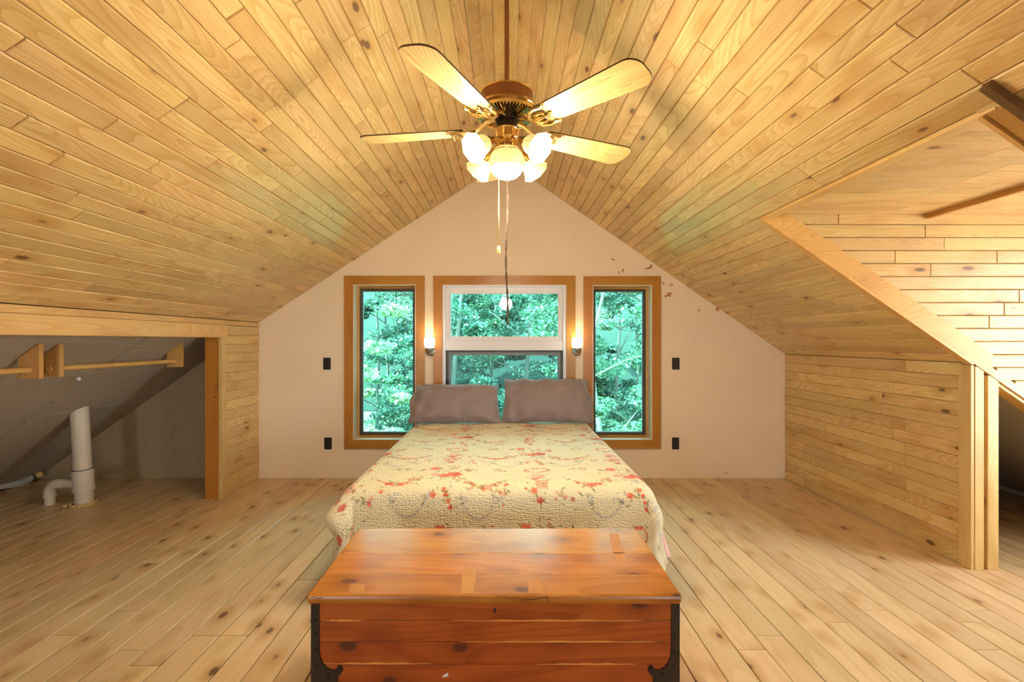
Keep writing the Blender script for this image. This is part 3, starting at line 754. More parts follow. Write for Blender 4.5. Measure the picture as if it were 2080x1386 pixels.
MB().lathe(prof[:7], T(2.110), 160, facet=lambda an, z: 1+.016*math.cos(an*40)).build('ribbed_globe', M['globe'], fan)
MB().lathe(prof[6:], T(2.110), 60).build('globe_bowl', M['shade_in'], fan)
MB().sphere((FX, FY, 2.034), .006, 8, 6).build('finial', M['brass'], fan)
ld = bpy.data.lights.new('fan_light', 'POINT'); ld.energy = 9.0; ld.color = (1.0, .86, .64); ld.shadow_soft_size = .10
lo = bpy.data.objects.new('fan_light', ld); COL.objects.link(lo); lo.parent = fan; lo.location = (0, 0, -.125)
# bead pull chain and twisted cord
cxp, cyp = WX(1013, 1.99), 1.99
mb = MB(); z = 2.155
while z > WZ(500, 1.99):
    mb.sphere((cxp, cyp, z), .0028, 6, 4); z -= .0064
mb.tube([(cxp, cyp, 2.155), (cxp, cyp, WZ(500, 1.99))], .0008, 5)
meta(mb.build('pull_chain', M['brass'], fan, fix=False), kind='stuff')
MB().lathe([(.002, WZ(499, 1.99)), (.006, WZ(501, 1.99)), (.009, WZ(512, 1.99)), (.008, WZ(516, 1.99)), (.001, WZ(516.5, 1.99))], Matrix.Translation((cxp, cyp, 0)), 14).build('pull_knob', M['ivory'], fan)
for s in (0, 1):
    pts = []
    for k in range(80):
        z = 2.03-k*(2.03-WZ(660, 2.02))/79; a = k*.35+s*math.pi
        bend = .004*math.sin(k*.11)
        pts.append((WX(1029.5, 2.02)+bend+.0028*math.cos(a), 2.02+.0028*math.sin(a), z))
    MB().tube(pts, .0026, 6).build('pull_cord', M['cord'], fan)

# ------------------------------------------------------------------ bed: frame, box spring, mattress
BX, BHW = -.035, .775
BY0, BY1 = 2.42, 4.50
BZT = .60
bed = empty('bed', (BX, (BY0+BY1)/2, 0), 'queen bed with white mattress under the floral quilt', 'bed')
MB().box(BX-BHW+.01, BX+BHW-.01, BY0+.01, BY1, .34, BZT-.012, .04).build('mattress', M['mattress'], bed)
MB().box(BX-BHW+.02, BX+BHW-.02, BY0+.02, BY1, .16, .338, .02).build('box_spring', M['mattress'], bed)
for sx in (-1, 1):
    for y in (BY0+.12, BY1-.12):
        MB().tube([(BX+sx*(BHW-.12), y, 0), (BX+sx*(BHW-.12), y, .16)], .022, 12).build('leg', M['iron'], bed)
# pink sheet corner hanging below the quilt
pts = []
mb = MB()
nx, nz = 14, 8
vs = [(BX+BHW+.055+.05*math.sin(i*.9)*(j/nz)+.028*(j/nz), 2.44+i*.04, .42-.20*j/nz-.012*math.sin(i*1.3)*(j/nz)) for j in range(nz+1) for i in range(nx)]
fs = [(j*nx+i, j*nx+i+1, (j+1)*nx+i+1, (j+1)*nx+i) for j in range(nz) for i in range(nx-1)]
mb.add(vs, fs, True)
o = mb.build('bed_sheet', M['sheet'], bed, fix=False)
md = o.modifiers.new('s', 'SOLIDIFY'); md.thickness = .004

# ------------------------------------------------------------------ quilt
STEP = .0046
SD, FD = .335, .44                   # side drop, foot drop of the cloth
Sa = np.arange(-(BHW+SD), BHW+SD+STEP, STEP)         # across
Ta = np.arange(0, (4.40-BY0)+FD+STEP, STEP)          # from the pillows to the foot
LB = 4.40-BY0
S, Tt = np.meshgrid(Sa, Ta)
ex = np.maximum(np.abs(S)-(BHW-.05), 0); et = np.maximum(Tt-(LB-.05), 0)
sg = np.sign(S)
d = np.hypot(ex, et); phi = np.arctan2(et, ex)
rr = .085                            # roundness of the mattress edge
ang = np.minimum(d/rr, math.pi/2*.93)
out = rr*np.sin(ang); drop = rr*(1-np.cos(ang))
rest = np.maximum(d-rr*math.pi/2*.93, 0)
corner = np.sin(2*phi)**2*(ex > 0)*(et > 0)
flare = .10+.16*corner+.02*np.sin(S*9+Tt*7)
flare = np.where((ex > 0) & (et == 0), .05+.03*np.sin(Tt*8.0), flare)
flare = np.where((et > 0) & (ex == 0), .13+.02*np.sin(S*7.0), flare)
lim = np.clip(flare, 0, .9)
out = out+rest*lim; drop = drop+rest*np.sqrt(1-lim**2)
# fold ripple near the corners
rip = .018*np.sin(phi*6)*corner*np.minimum(rest/.2, 1)
out = out+rip+np.exp(-((d-.20)/.085)**2)*corner*np.where(S < 0, .085, .035)
X = BX+np.clip(S, -(BHW-.05), BHW-.05)+sg*np.cos(phi)*out
Y = 4.40-(np.minimum(Tt, LB-.05)+np.sin(phi)*out)
wav = .004*np.sin(S*5.1+1.0)*np.sin(Tt*3.3)+.003*np.sin(S*11+Tt*6)
Z = BZT+.008-drop+wav*(1-np.minimum(d/.1, 1)*.5)-.012*np.clip((np.abs(S)-.55)/.3, 0, 1)
Z = np.maximum(Z, .035)
# flower print
CREAM = np.array([.76, .71, .49])
img = np.zeros(S.shape+(3,)); img[:] = CREAM
img *= (1+.03*np.sin(S*40)*np.sin(Tt*37))[..., None]
s0, t0 = Sa[0], Ta[0]
def blob(u, v, ru, rv, col, a=1.0, rot=0.0, petals=0, jag=.25, ph=0.0):
    R = max(ru, rv)*1.35
    i0 = max(0, int((u-R-s0)/STEP)); i1 = min(len(Sa), int((u+R-s0)/STEP)+2)
    j0 = max(0, int((v-R-t0)/STEP)); j1 = min(len(Ta), int((v+R-t0)/STEP)+2)
    if i0 >= i1 or j0 >= j1: return
    du = S[j0:j1, i0:i1]-u; dv = Tt[j0:j1, i0:i1]-v
    c, s_ = math.cos(rot), math.sin(rot)
    a_, b_ = (du*c+dv*s_)/ru, (-du*s_+dv*c)/rv
    q = np.hypot(a_, b_)
    if petals: q = q*(1+jag*np.cos(np.arctan2(b_, a_)*petals+ph))
    m = np.clip((1.08-q)/.3, 0, 1)[..., None]*a
    img[j0:j1, i0:i1] = img[j0:j1, i0:i1]*(1-m)+np.array(col)*m
RED, CORAL, PINK, DPINK = (.66, .085, .045), (.74, .17, .09), (.74, .38, .29), (.55, .13, .09)
GREEN, OLIVE, BLUE = (.24, .24, .09), (.40, .36, .15), (.42, .42, .46)
fr = random.Random(3)
def leaf(u, v, n=3, spread=.03, col=None):
    for _ in range(n):
        a = fr.uniform(0, 6.28); L = fr.uniform(.008, .017)
        blob(u+fr.gauss(0, spread), v+fr.gauss(0, spread), L, L*.38, col or fr.choice([GREEN, OLIVE, OLIVE]), .85, a)
def rose(u, v, r, col):
    leaf(u, v, 4, r*1.1)
    blob(u, v, r, r*.92, col, .95, petals=5, jag=.14, ph=fr.uniform(0, 6))
    blob(u-r*.25, v-r*.2, r*.45, r*.4, tuple(min(1, c*1.25+.05) for c in col), .6, petals=3)
    blob(u+r*.15, v+r*.15, r*.3, r*.25, tuple(c*.72 for c in col), .7)
def sprig(u, v, n, sp, cols=(PINK, CORAL, DPINK)):
    for _ in range(n):
        r = fr.uniform(.006, .012)
        blob(u+fr.gauss(0, sp), v+fr.gauss(0, sp), r, r, fr.choice(cols), .9, petals=5)
    leaf(u, v, n+3, sp*1.3)
def swag(u, v, w, h, flip=1):
    w *= 1.2
    for k in range(12):
        t = k/11*2-1; x = u+t*w*flip; y = v+h*(1-t*t)
        r = .007+.009*(1-abs(t-.1)**1.5)*fr.uniform(.75, 1.15)
        c = fr.choice([CORAL, RED, CORAL, PINK]) if -.55 < t < .7 else fr.choice([PINK, DPINK, OLIVE])
        blob(x+fr.gauss(0, .004), y+fr.gauss(0, .004), r, r, c, .95, petals=5, ph=fr.uniform(0, 6))
        blob(x, y, r*.4, r*.4, tuple(q*.75 for q in c), .6)
        leaf(x, y, 2, .015)
    sprig(u-w*.75*flip, v+h*.30, 6, .018)
def blue_swag(u, v, w, h):
    for k in range(16):
        t = k/15*2-1
        blob(u+t*w, v+h*(1-t*t)*1.0, .012, .006, BLUE, .55, fr.uniform(0, 3))
    for s_ in (-1, 1):
        for k in range(6): blob(u+s_*w+fr.gauss(0, .015), v-.02+fr.gauss(0, .02), .012, .006, BLUE, .6, fr.uniform(0, 3))
        leaf(u+s_*w, v, 3, .02)
def wreath(u, v, ru, rv):
    for k in range(13):
        a = k/13*6.283
        blob(u+ru*math.cos(a), v+rv*math.sin(a), .0095, .0095, RED if math.sin(a) > -.3 else CORAL, .9, petals=5)
        leaf(u+ru*math.cos(a), v+rv*math.sin(a), 1, .008)
    blob(u-.005, v-rv, .024, .009, CORAL, .9)
def bouquet(u, v):
    rose(u-.075, v-.10, .033, CORAL); leaf(u+.02, v-.09, 10, .035); sprig(u+.03, v-.095, 5, .025)
    rose(u+.045, v+.02, .046, RED); rose(u-.005, v+.045, .036, CORAL); rose(u-.06, v+.02, .028, PINK)
    rose(u+.11, v-.06, .018, CORAL); sprig(u+.12, v-.08, 4, .02); rose(u-.14, v-.08, .012, DPINK)
    leaf(u, v+.03, 22, .07); leaf(u+.02, v+.12, 10, .03, BLUE); sprig(u+.06, v+.10, 3, .015)
    for k in range(4): rose(u+.01+k*.012, v+.20+k*.03, .013, RED if k % 2 else CORAL)
    rose(u-.045, v+.23, .018, CORAL)
def vertical(u, v):
    leaf(u, v-.06, 5, .02)
    for (dx, dy, r, c) in ((0, 0, .040, PINK), (.012, .10, .036, PINK), (-.03, .14, .018, CORAL), (.0, .19, .020, DPINK), (-.02, .04, .018, DPINK)): rose(u+dx, v+dy, r, c)
    sprig(u, v+.08, 10, .035)
P = 1.0
def motif_row(v, shift):
    k0 = -4
    for k in range(k0, 5):
        u = k*P+shift
        bouquet(u, v)
        wreath(u+P/2, v-.075, .066, .04); vertical(u+P/2, v+.07)
        swag(u+P*.22, v+.10, .10, .09, 1); swag(u-P*.24, v+.08, .10, .09, -1)
        blue_swag(u+P*.19, v+.27, .085, .08); blue_swag(u-P*.17, v+.26, .085, .08); sprig(u+P*.33, v+.22, 5, .03); sprig(u-P*.36, v+.25, 5, .03)
        for (dx, dy) in ((P*.28, -.09), (P*.32, -.07), (-P*.28, -.09), (-P*.24, -.10)): sprig(u+dx, v+dy, 2, .009, (CORAL, DPINK)); 
v0 = LB-.185
for r_ in range(-5, 2):
    motif_row(v0+r_*.50, -.29+(P/2 if r_ % 2 else 0)+(0.0))
# rounded cloth corners: drop faces outside
keep = np.ones(S.shape, bool)
rc = .36; cxn = BHW+SD-rc; cyn = LB+FD-rc
keep &= ~((np.abs(S) > cxn) & (Tt > cyn) & (np.hypot(np.abs(S)-cxn, Tt-cyn) > rc))
nrw, ncl = S.shape
idx = np.arange(nrw*ncl).reshape(nrw, ncl)
quad = np.stack([idx[:-1, :-1], idx[:-1, 1:], idx[1:, 1:], idx[1:, :-1]], -1).reshape(-1, 4)
kf = keep.ravel(); quad = quad[kf[quad].all(1)]
used = np.unique(quad); remap = -np.ones(nrw*ncl, int); remap[used] = np.arange(len(used)); quad = remap[quad]
co = np.stack([X, Y, Z], -1).reshape(-1, 3)[used]
QO = np.array([BX, (BY0+BY1)/2, .04])
me = bpy.data.meshes.new('quilt')
me.vertices.add(len(co)); me.vertices.foreach_set('co', (co-QO).ravel())
me.loops.add(quad.size); me.loops.foreach_set('vertex_index', quad.ravel().astype(np.int32))
me.polygons.add(len(quad)); me.polygons.foreach_set('loop_start', np.arange(0, quad.size, 4, dtype=np.int32)); me.polygons.foreach_set('loop_total', np.full(len(quad), 4, np.int32))
me.polygons.foreach_set('use_smooth', np.ones(len(quad), bool)); me.update(); me.validate()
ca = me.color_attributes.new('print', 'FLOAT_COLOR', 'POINT')
colr = np.ones((len(used), 4)); colr[:, :3] = img.reshape(-1, 3)[used]
ca.data.foreach_set('color', colr.ravel())
at = me.attributes.new('cloth', 'FLOAT_VECTOR', 'POINT')
cv = np.zeros((len(used), 3)); cv[:, 0] = S.ravel()[used]; cv[:, 1] = Tt.ravel()[used]
at.data.foreach_set('vector', cv.ravel())
m, nt, b = new_mat('floral_quilt'); L = nt.links.new
a1 = N(nt, 'ShaderNodeAttribute', attribute_name='print'); a2 = N(nt, 'ShaderNodeAttribute', attribute_name='cloth')
mp = N(nt, 'ShaderNodeMapping'); mp.inputs['Scale'].default_value = (62, 98, 1); L(a2.outputs['Vector'], mp.inputs[0])
vo = N(nt, 'ShaderNodeTexVoronoi', i_Scale=1.0, i_Randomness=.62, voronoi_dimensions='2D'); L(mp.outputs[0], vo.inputs['Vector'])
hh = math_n(nt, 'SUBTRACT', 1.0, math_n(nt, 'POWER', vo.outputs['Distance'], 1.6))
bp = N(nt, 'ShaderNodeBump', i_Strength=.7, i_Distance=.005); L(hh, bp.inputs['Height']); L(bp.outputs[0], b.inputs['Normal'])
L(a1.outputs['Color'], b.inputs['Base Color'])
b.inputs['Roughness'].default_value = .85; b.inputs['Sheen Weight'].default_value = .15; b.inputs['Specular IOR Level'].default_value = .2
M['quilt'] = m
quilt = link('quilt', me, m); quilt.location = QO
md = quilt.modifiers.new('thickness', 'SOLIDIFY'); md.thickness = .007; md.offset = 1
meta(quilt, 'cream quilt printed with red roses and garlands covering the bed', 'quilt')

# ------------------------------------------------------------------ pillows
m, nt, b = new_mat('mauve_grey_cotton'); L = nt.links.new
tc = N(nt, 'ShaderNodeTexCoord'); n1 = N(nt, 'ShaderNodeTexNoise', i_Scale=7.0, i_Detail=3.0, i_Distortion=1.2); L(tc.outputs['Object'], n1.inputs[0])
L(mixc(nt, n1.outputs[0], (.24, .185, .19), (.29, .235, .24)), b.inputs['Base Color'])
bp = N(nt, 'ShaderNodeBump', i_Strength=.28, i_Distance=.03); L(n1.outputs[0], bp.inputs['Height']); L(bp.outputs[0], b.inputs['Normal'])
b.inputs['Roughness'].default_value = .8; b.inputs['Sheen Weight'].default_value = .3
M['fabric_pillow'] = m
def pillow(cx, hw, hh, seed, label, tilt, ybase, roll, flange):
    rnd = np.random.default_rng(seed); nu, nv = 72, 48
    u = np.linspace(-1, 1, nu); v = np.linspace(-1, 1, nv)
    U, V = np.meshgrid(u, v)
    prof = np.maximum(0, (1-np.abs(U)**3.2))**.55*np.maximum(0, (1-np.abs(V)**2.6))**.6
    thick = .105*prof*(1+.25*(-V)*.6)
    # edges pull in between the corners
    ux = U*hw*(1-.035*(1-U**2)*0-.05*np.cos(V*math.pi/2)*np.abs(U)**6)*(1+.04*(-V))
    vz = V*hh*(1-.06*np.cos(U*math.pi/2)*np.abs(V)**6)
    wr = np.zeros_like(U)
    for k in range(14):
        a = rnd.uniform(0, math.pi); f = rnd.uniform(5, 13); wr += rnd.uniform(.2, 1)*np.sin((U*math.cos(a)*1.6+V*math.sin(a))*f+rnd.uniform(0, 6))
    edge = np.clip(np.abs(U)**4+np.abs(V)**4, 0, 1)
    wr = wr*.0055*(.35+1.3*edge)*np.minimum(prof*3, 1)
    front = -thick-wr; back = thick*.8+wr*.5
    vs = []; 
    for side in (front, back):
        vs.append(np.stack([ux, side, vz], -1).reshape(-1, 3))
    vs = np.concatenate(vs)
    # roll the top edge back a little, slump the base
    zrel = vs[:, 2]/hh
    vs[:, 1] += roll*np.clip(zrel-.35, 0, 1)**2
    fs = []
    nn = nu*nv
    for j in range(nv-1):
        for i in range(nu-1):
            a = j*nu+i
            fs.append((a, a+1, a+nu+1, a+nu)); fs.append((a+nn, a+nu+nn, a+nu+1+nn, a+1+nn))
    me = bpy.data.meshes.new('pillow'); me.from_pydata([tuple(p) for p in vs], [], fs)
    bm = bmesh.new(); bm.from_mesh(me); bmesh.ops.remove_doubles(bm, verts=bm.verts[:], dist=.0008); bmesh.ops.recalc_face_normals(bm, faces=bm.faces[:])
    bm.to_mesh(me); bm.free(); me.polygons.foreach_set('use_smooth', [True]*len(me.polygons))
    root = empty('pillow', (cx, ybase, BZT+.015), label, 'pillow', 'two pillows on the bed')
    Mt = Matrix.Translation((0, 0, hh*math.cos(tilt)-.006))@Matrix.Rotation(-tilt, 4, 'X')
    body = link('case', me, m, root, Mt)
    # open end of the pillow case: a soft flange at the outer side
    nf = 26; fv = []; ff = []
    sgn = flange
    for j in range(nf):
        t = j/(nf-1)*2-1
        for i in range(6):
            q = i/5
            x = sgn*(hw*(.93+.04*(-t))+q*.035*(1+.4*math.sin(t*5+seed)))
            y = .018*math.sin(t*7+q*2+seed)*q+.03*q*(1 if t > .5 else -.2)+roll*max(0, t-.35)**2
            z = t*hh*(.97-.03*q)
            fv.append((x, y, z))
    for j in range(nf-1):
        for i in range(5):
            a = j*6+i; ff.append((a, a+1, a+7, a+6))
    fm = bpy.data.meshes.new('flange'); fm.from_pydata(fv, [], ff); fm.polygons.foreach_set('use_smooth', [True]*len(ff)); fm.update()
    fo_ = link('open_hem', fm, m, root, Mt); md = fo_.modifiers.new('s', 'SOLIDIFY'); md.thickness = .008; md.offset = 0
    return root
pillow(-.445, .395, .205, 2, 'mauve grey pillow on the left side of the bed', math.radians(25), 4.26, .30, -1)
pillow(.365, .395, .222, 9, 'mauve grey pillow on the right side of the bed', math.radians(21), 4.27, .26, 1)

# ------------------------------------------------------------------ cedar chest
LX0, LX1 = -.633, .561
LYF, LYB = 1.50, 2.035
LZ = .532
chest = empty('cedar_chest', ((LX0+LX1)/2, (LYF+LYB)/2, 0), 'red cedar blanket chest with iron corner straps at the foot of the bed', 'chest')
bx0, bx1, by0, by1 = LX0+.018, LX1-.012, LYF+.02, LYB-.015
MB().box(bx0+.012, bx1-.012, by0+.012, by1, .05, LZ-.036).build('carcass', M['chest'], chest)
zs = [.05, .185, .300, .372, .440, LZ-.0345]
for a, b_ in zip(zs[:-1], zs[1:]):
    MB().box(bx0, bx1, by0, by0+.02, a+.0006, b_-.0006, .0012).build('front_board', M['chest'], chest)
for zq, xa, xb in ((.440, bx0+.02, -.45), (.440, -.18, .50), (.372, -.15, .545), (.302, bx0+.02, -.2), (.300, .1, .45)):
    npts = 24
    top = [(xa+(xb-xa)*k/npts, zq+.0035*math.sin(k/npts*math.pi)+.0012*math.sin(k*1.3)) for k in range(npts+1)]
    bot = [(xa+(xb-xa)*k/npts, zq-.002*math.sin(k/npts*math.pi)) for k in range(npts, -1, -1)]
    MB().prism(top+bot[1:-1], by0-.0006, by0+.004).build('sapwood_streak', M['sapwood'], chest)
for xs in (bx0, bx1):
    sx = 1 if xs == bx0 else -1
    MB().box(min(xs, xs+sx*.012), max(xs, xs+sx*.012), by0+.021, by1, .05, LZ-.036, .001).build('side_panel', M['chest'], chest)
lid = empty('lid', (0, 0, 0)); lid.parent = chest
lys = [LYF, LYF+.135, LYF+.30, LYB]
# lid boards carry the rounded front edge
def lid_board(y0, y1, front):
    mb = MB()
    if front:
        prof_ = [(y1, LZ), (y0+.008, LZ), (y0+.002, LZ-.004), (y0, LZ-.012), (y0+.002, LZ-.022), (y0+.008, LZ-.031), (y0+.012, LZ-.033), (y1, LZ-.033)]
    else:
        prof_ = [(y1, LZ), (y0, LZ), (y0, LZ-.033), (y1, LZ-.033)]
    n = len(prof_)
    xsn = [(LX0, .006), (LX0+.006, 0), (LX1-.006, 0), (LX1, .006)]
    vs = []
    for (x, ins) in xsn:
        for (y, z) in prof_:
            zc2 = LZ-.0165
            vs.append((x, y+(ins if (front and y < y0+.01) else 0), zc2+(z-zc2)*(1-ins*60/1.6 if ins else 1)))
    fs = [tuple(range(n)), tuple(range(3*n, 4*n))[::-1]]
    for k in range(3):
        for i in range(n): fs.append((k*n+i, k*n+(i+1) % n, (k+1)*n+(i+1) % n, (k+1)*n+i))
    mb.add(vs, fs)
    return mb.build('lid_board', M['chest_top'], lid)
for k in range(3): lid_board(lys[k]+(.0004 if k else 0), lys[k+1]-.0004, k == 0)
npts = 30
top = [(LX0+.02+(1.15)*k/npts, .0025+.0008*math.sin(k*1.9)) for k in range(npts+1)]
vs = [(x, lys[2]+w, LZ+.0003) for x, w in top]+[(x, lys[2]-w, LZ+.0003) for x, w in top]
MB().add(vs, [(k, k+1, k+npts+2, k+npts+1) for k in range(npts)]).build('sapwood_streak', M['sapwood'], lid)
def lid_patch(pts):
    v_ = []
    for (px, py) in pts:
        Zp = (H-LZ)*F/(py-CY); v_.append((WX(px, Zp), Zp, LZ+.0003))
    MB().add(v_, [tuple(range(len(v_)))]).build('worn_patch', M['worn'], lid)
lid_patch([(1236, 1084), (1256, 1086), (1272, 1139), (1249, 1139)]); lid_patch([(1073, 1178), (1099, 1178), (1102, 1205), (1073, 1206)])
lid_patch([(940, 1160), (968, 1158), (962, 1206), (935, 1206)]); lid_patch([(1168, 1102), (1180, 1101), (1182, 1110), (1172, 1112)])
lid_patch([(712, 1186), (745, 1188), (738, 1203), (708, 1203)])
# split in the front edge of the lid
pts_s = [(WX(1060+k*3.0, LYF), LYF-.0006, LZ-.0145+.011*(k/17)**2) for k in range(18)]
MB().tube(pts_s, .0011, 5).build('split', M['dark_edge'], lid)
MB().tube([(WX(1112, LYF), LYF-.0004, LZ-.004), (WX(1112.5, LYF), LYF-.0006, LZ-.018), (WX(1113, LYF), LYF+.0005, LZ-.024)], .0013, 5).build('split', M['dark_edge'], lid)
pts_s = [(LX0+.005+k*.006, LYF-.0004+max(0, .004-.0006*k), LZ-.008+.0022*math.sin(k*.9)) for k in range(9)]
MB().tube(pts_s, .0011, 5).build('split', M['dark_edge'], lid)
MB().box(WX(1003, by0), WX(1007, by0), by0-.0012, by0+.004, WZ(1245, by0), WZ(1236, by0), .0006).build('keyhole', M['slot'], chest)
MB().prism([(WX(898+dx, by0), WZ(1372+dy, by0)) for dx, dy in ((0, 5), (3, 0), (9, -4), (13, -5), (11, -1), (14, 1), (7, 3))], by0-.0012, by0+.001).build('paint_chip', M['white'], chest)
for sx, xe in ((1, bx0-.006), (-1, bx1+.006)):
    prof_ = [(0, LZ-.036), (.0225, LZ-.036), (.0235, .345), (.026, .325), (.033, .307), (.045, .292), (.060, .284), (.070, .283), (.078, .287),
             (.082, .296), (.090, .298), (.097, .290), (.098, .280), (.092, .270), (.082, .262), (.080, .20), (.078, .055), (0, .055)]
    poly = [(xe+sx*x, z) for x, z in prof_]
    MB().prism(poly, by0-.004, by0-.0002).build('corner_strap', M['iron'], chest)
    MB().box(min(xe, xe-sx*.004)+.0, max(xe, xe-sx*.004), by0-.004, by0+.03, .055, LZ-.036, .001).build('corner_strap', M['iron'], chest)
    for (x, z) in ((.012, .445), (.012, .400), (.012, .345), (.014, .30), (.088, .287), (.05, .27)):
        MB().sphere((xe+sx*x, by0-.004, z), .0048, 8, 6).build('rivet', M['iron'], chest)

# ------------------------------------------------------------------ closet rods with wooden brackets
RX = -2.745; RZ = 1.172
def rod_thing(y0, y1, label):
    t = empty('closet_rod', (RX, (y0+y1)/2, RZ-.05), label, 'closet rod', 'closet rods under the slope')
    MB().tube([(RX, y0-.02, RZ), (RX, y1+.015, RZ)], .0165, 14).build('rod', M['rod'], t)
    for y in (y0, y1):
        xa, xb = RX-.062, RX+.058
        MB().prism([(xa, RZ-.048), (xb, RZ-.048), (xb, zsl(xb)-.002), (xa, zsl(xa)-.002)], y-.014, y+.014).build('bracket', M['bracket'], t)
        ys = y-.0155 if y == y1 else y+.0155
    return t
rod_thing(2.86, 3.93, 'long wooden closet rod with two brackets under the left slope')
rod_thing(1.40, 2.735, 'nearer wooden closet rod running out of the left edge')

# ------------------------------------------------------------------ plastic vent pipe
pipe = empty('vent_pipe', (-3.467, 3.875, 0), 'cream plastic vent stack with elbow branch rising through the closet floor', 'pipe')
pb_ = Vector((-3.455, 3.875, 0)); 
lean = lambda z: Vector((-3.452-.055*z, 3.875, z))
MB().tube([lean(.0), lean(.85)], .0615, 28).build('stack', M['pvc'], pipe)
MB().tube([lean(.12), lean(.275)], .070, 28).build('coupling', M['pvc'], pipe)
MB().tube([lean(.115), lean(.145)], .0735, 28).build('coupling_rim', M['pvc'], pipe)
MB().tube([lean(.245), lean(.285)], .0735, 28).build('coupling_rim', M['pvc'], pipe)
MB().tube([lean(.287), lean(.291)], .0705, 28).build('seam_ring', M['pvcdark'], pipe)
mb = MB()
for k in range(30):
    z = .36+k*.0145; c = lean(z)+Vector((-.0355, -.0508, 0))
    if rs.random() < .75: mb.box(c.x-.002, c.x+.002, c.y-.0012, c.y+.001, z, z+.009)
meta(mb.build('printed_marking', M['pvcdark'], pipe, fix=False), kind='stuff')
e0 = lean(.17)+Vector((-.05, 0, 0))
el = [e0, e0+Vector((-.06, 0, .002)), e0+Vector((-.15, 0, .0))]
MB().tube(el, .036, 20).build('branch', M['pvc'], pipe)
arc = [e0+Vector((-.15-.075*math.sin(a), 0, -.075*(1-math.cos(a)))) for a in [k*math.pi/2/8 for k in range(9)]]
MB().tube([arc[0]+Vector((.03, 0, 0))]+arc+[arc[-1]-Vector((0, 0, .02))], .041, 20).build('elbow', M['pvc'], pipe)
MB().tube([arc[-1]-Vector((0, 0, .005)), Vector((arc[-1].x, arc[-1].y, .0))], .036, 20).build('branch_end', M['pvc'], pipe)
MB().tube([arc[-1]+Vector((0, 0, -.012)), arc[-1]+Vector((0, 0, -.034))], .0445, 20).build('elbow_rim', M['pvc'], pipe)
MB().tube([e0+Vector((-.03, 0, .001)), e0+Vector((-.006, 0, 0))], .0425, 20).build('elbow_rim', M['pvc'], pipe)
mb = MB()
for k in range(26):
    a = k/26*6.283; rr_ = .066+rs.uniform(0, .02)+(.045 if 2.8 < a < 3.9 else 0)*rs.random()
    mb.sphere((pb_.x+rr_*math.cos(a), 3.875+rr_*math.sin(a), .006+rs.random()*.006), rs.uniform(.011, .019), 8, 6, .8)
meta(mb.build('sealing_foam', M['foam'], pipe, fix=False), kind='stuff')

# ------------------------------------------------------------------ outside: ground and trees
g = MB().box(-45, 45, 5.2, 60, -3.2, -3.0).build('ground', M['outside_ground']); meta(g, 'green forest floor outside the windows', 'ground', kind='structure')
g2 = MB().box(-45, 45, -40, 5.2, -3.3, -3.1).build('yard', M['yard']); meta(g2, 'unseen pale yard around the house, bouncing daylight up', 'ground', kind='structure')
hv, hf = [], []
hn = 40
hr = random.Random(4)
for j in range(12):
    for i in range(hn):
        hv.append((-45+90*i/(hn-1), 29+j*1.6, -3.1+12.5*(j/11)**.8+hr.uniform(-.3, .3)))
hf = [(j*hn+i, j*hn+i+1, (j+1)*hn+i+1, (j+1)*hn+i) for j in range(11) for i in range(hn-1)]
hl = MB().add(hv, hf, True).build('hillside', M['hill'], fix=False); meta(hl, 'wooded green hillside far behind the trees', 'hill', kind='structure')
def leaf_mat(name, c1, c2, trans):
    m = bpy.data.materials.new(name); m.use_nodes = True; nt = m.node_tree; nt.nodes.clear(); L = nt.links.new
    out = N(nt, 'ShaderNodeOutputMaterial'); geo = N(nt, 'ShaderNodeNewGeometry')
    nz = N(nt, 'ShaderNodeTexNoise', i_Scale=5.0, i_Detail=2.0); L(geo.outputs['Position'], nz.inputs[0])
    c = mixc(nt, sstep(nt, nz.outputs[0], .35, .65), c1, c2)
    df = N(nt, 'ShaderNodeBsdfDiffuse'); tr = N(nt, 'ShaderNodeBsdfTranslucent'); gl = N(nt, 'ShaderNodeBsdfGlossy', i_Roughness=.4)
    L(c, df.inputs[0]); L(c, tr.inputs[0])
    a = N(nt, 'ShaderNodeMixShader', i_0=trans); L(df.outputs[0], a.inputs[1]); L(tr.outputs[0], a.inputs[2])
    b_ = N(nt, 'ShaderNodeMixShader', i_0=.06); L(a.outputs[0], b_.inputs[1]); L(gl.outputs[0], b_.inputs[2])
    L(b_.outputs[0], out.inputs[0]); return m
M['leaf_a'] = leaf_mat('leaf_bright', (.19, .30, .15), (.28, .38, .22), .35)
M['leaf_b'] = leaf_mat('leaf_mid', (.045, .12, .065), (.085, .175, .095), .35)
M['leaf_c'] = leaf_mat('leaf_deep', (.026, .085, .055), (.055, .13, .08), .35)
M['bark'] = plain('grey_bark', (.11, .10, .085), .9, bump=.6, bscale=30, var=.3)
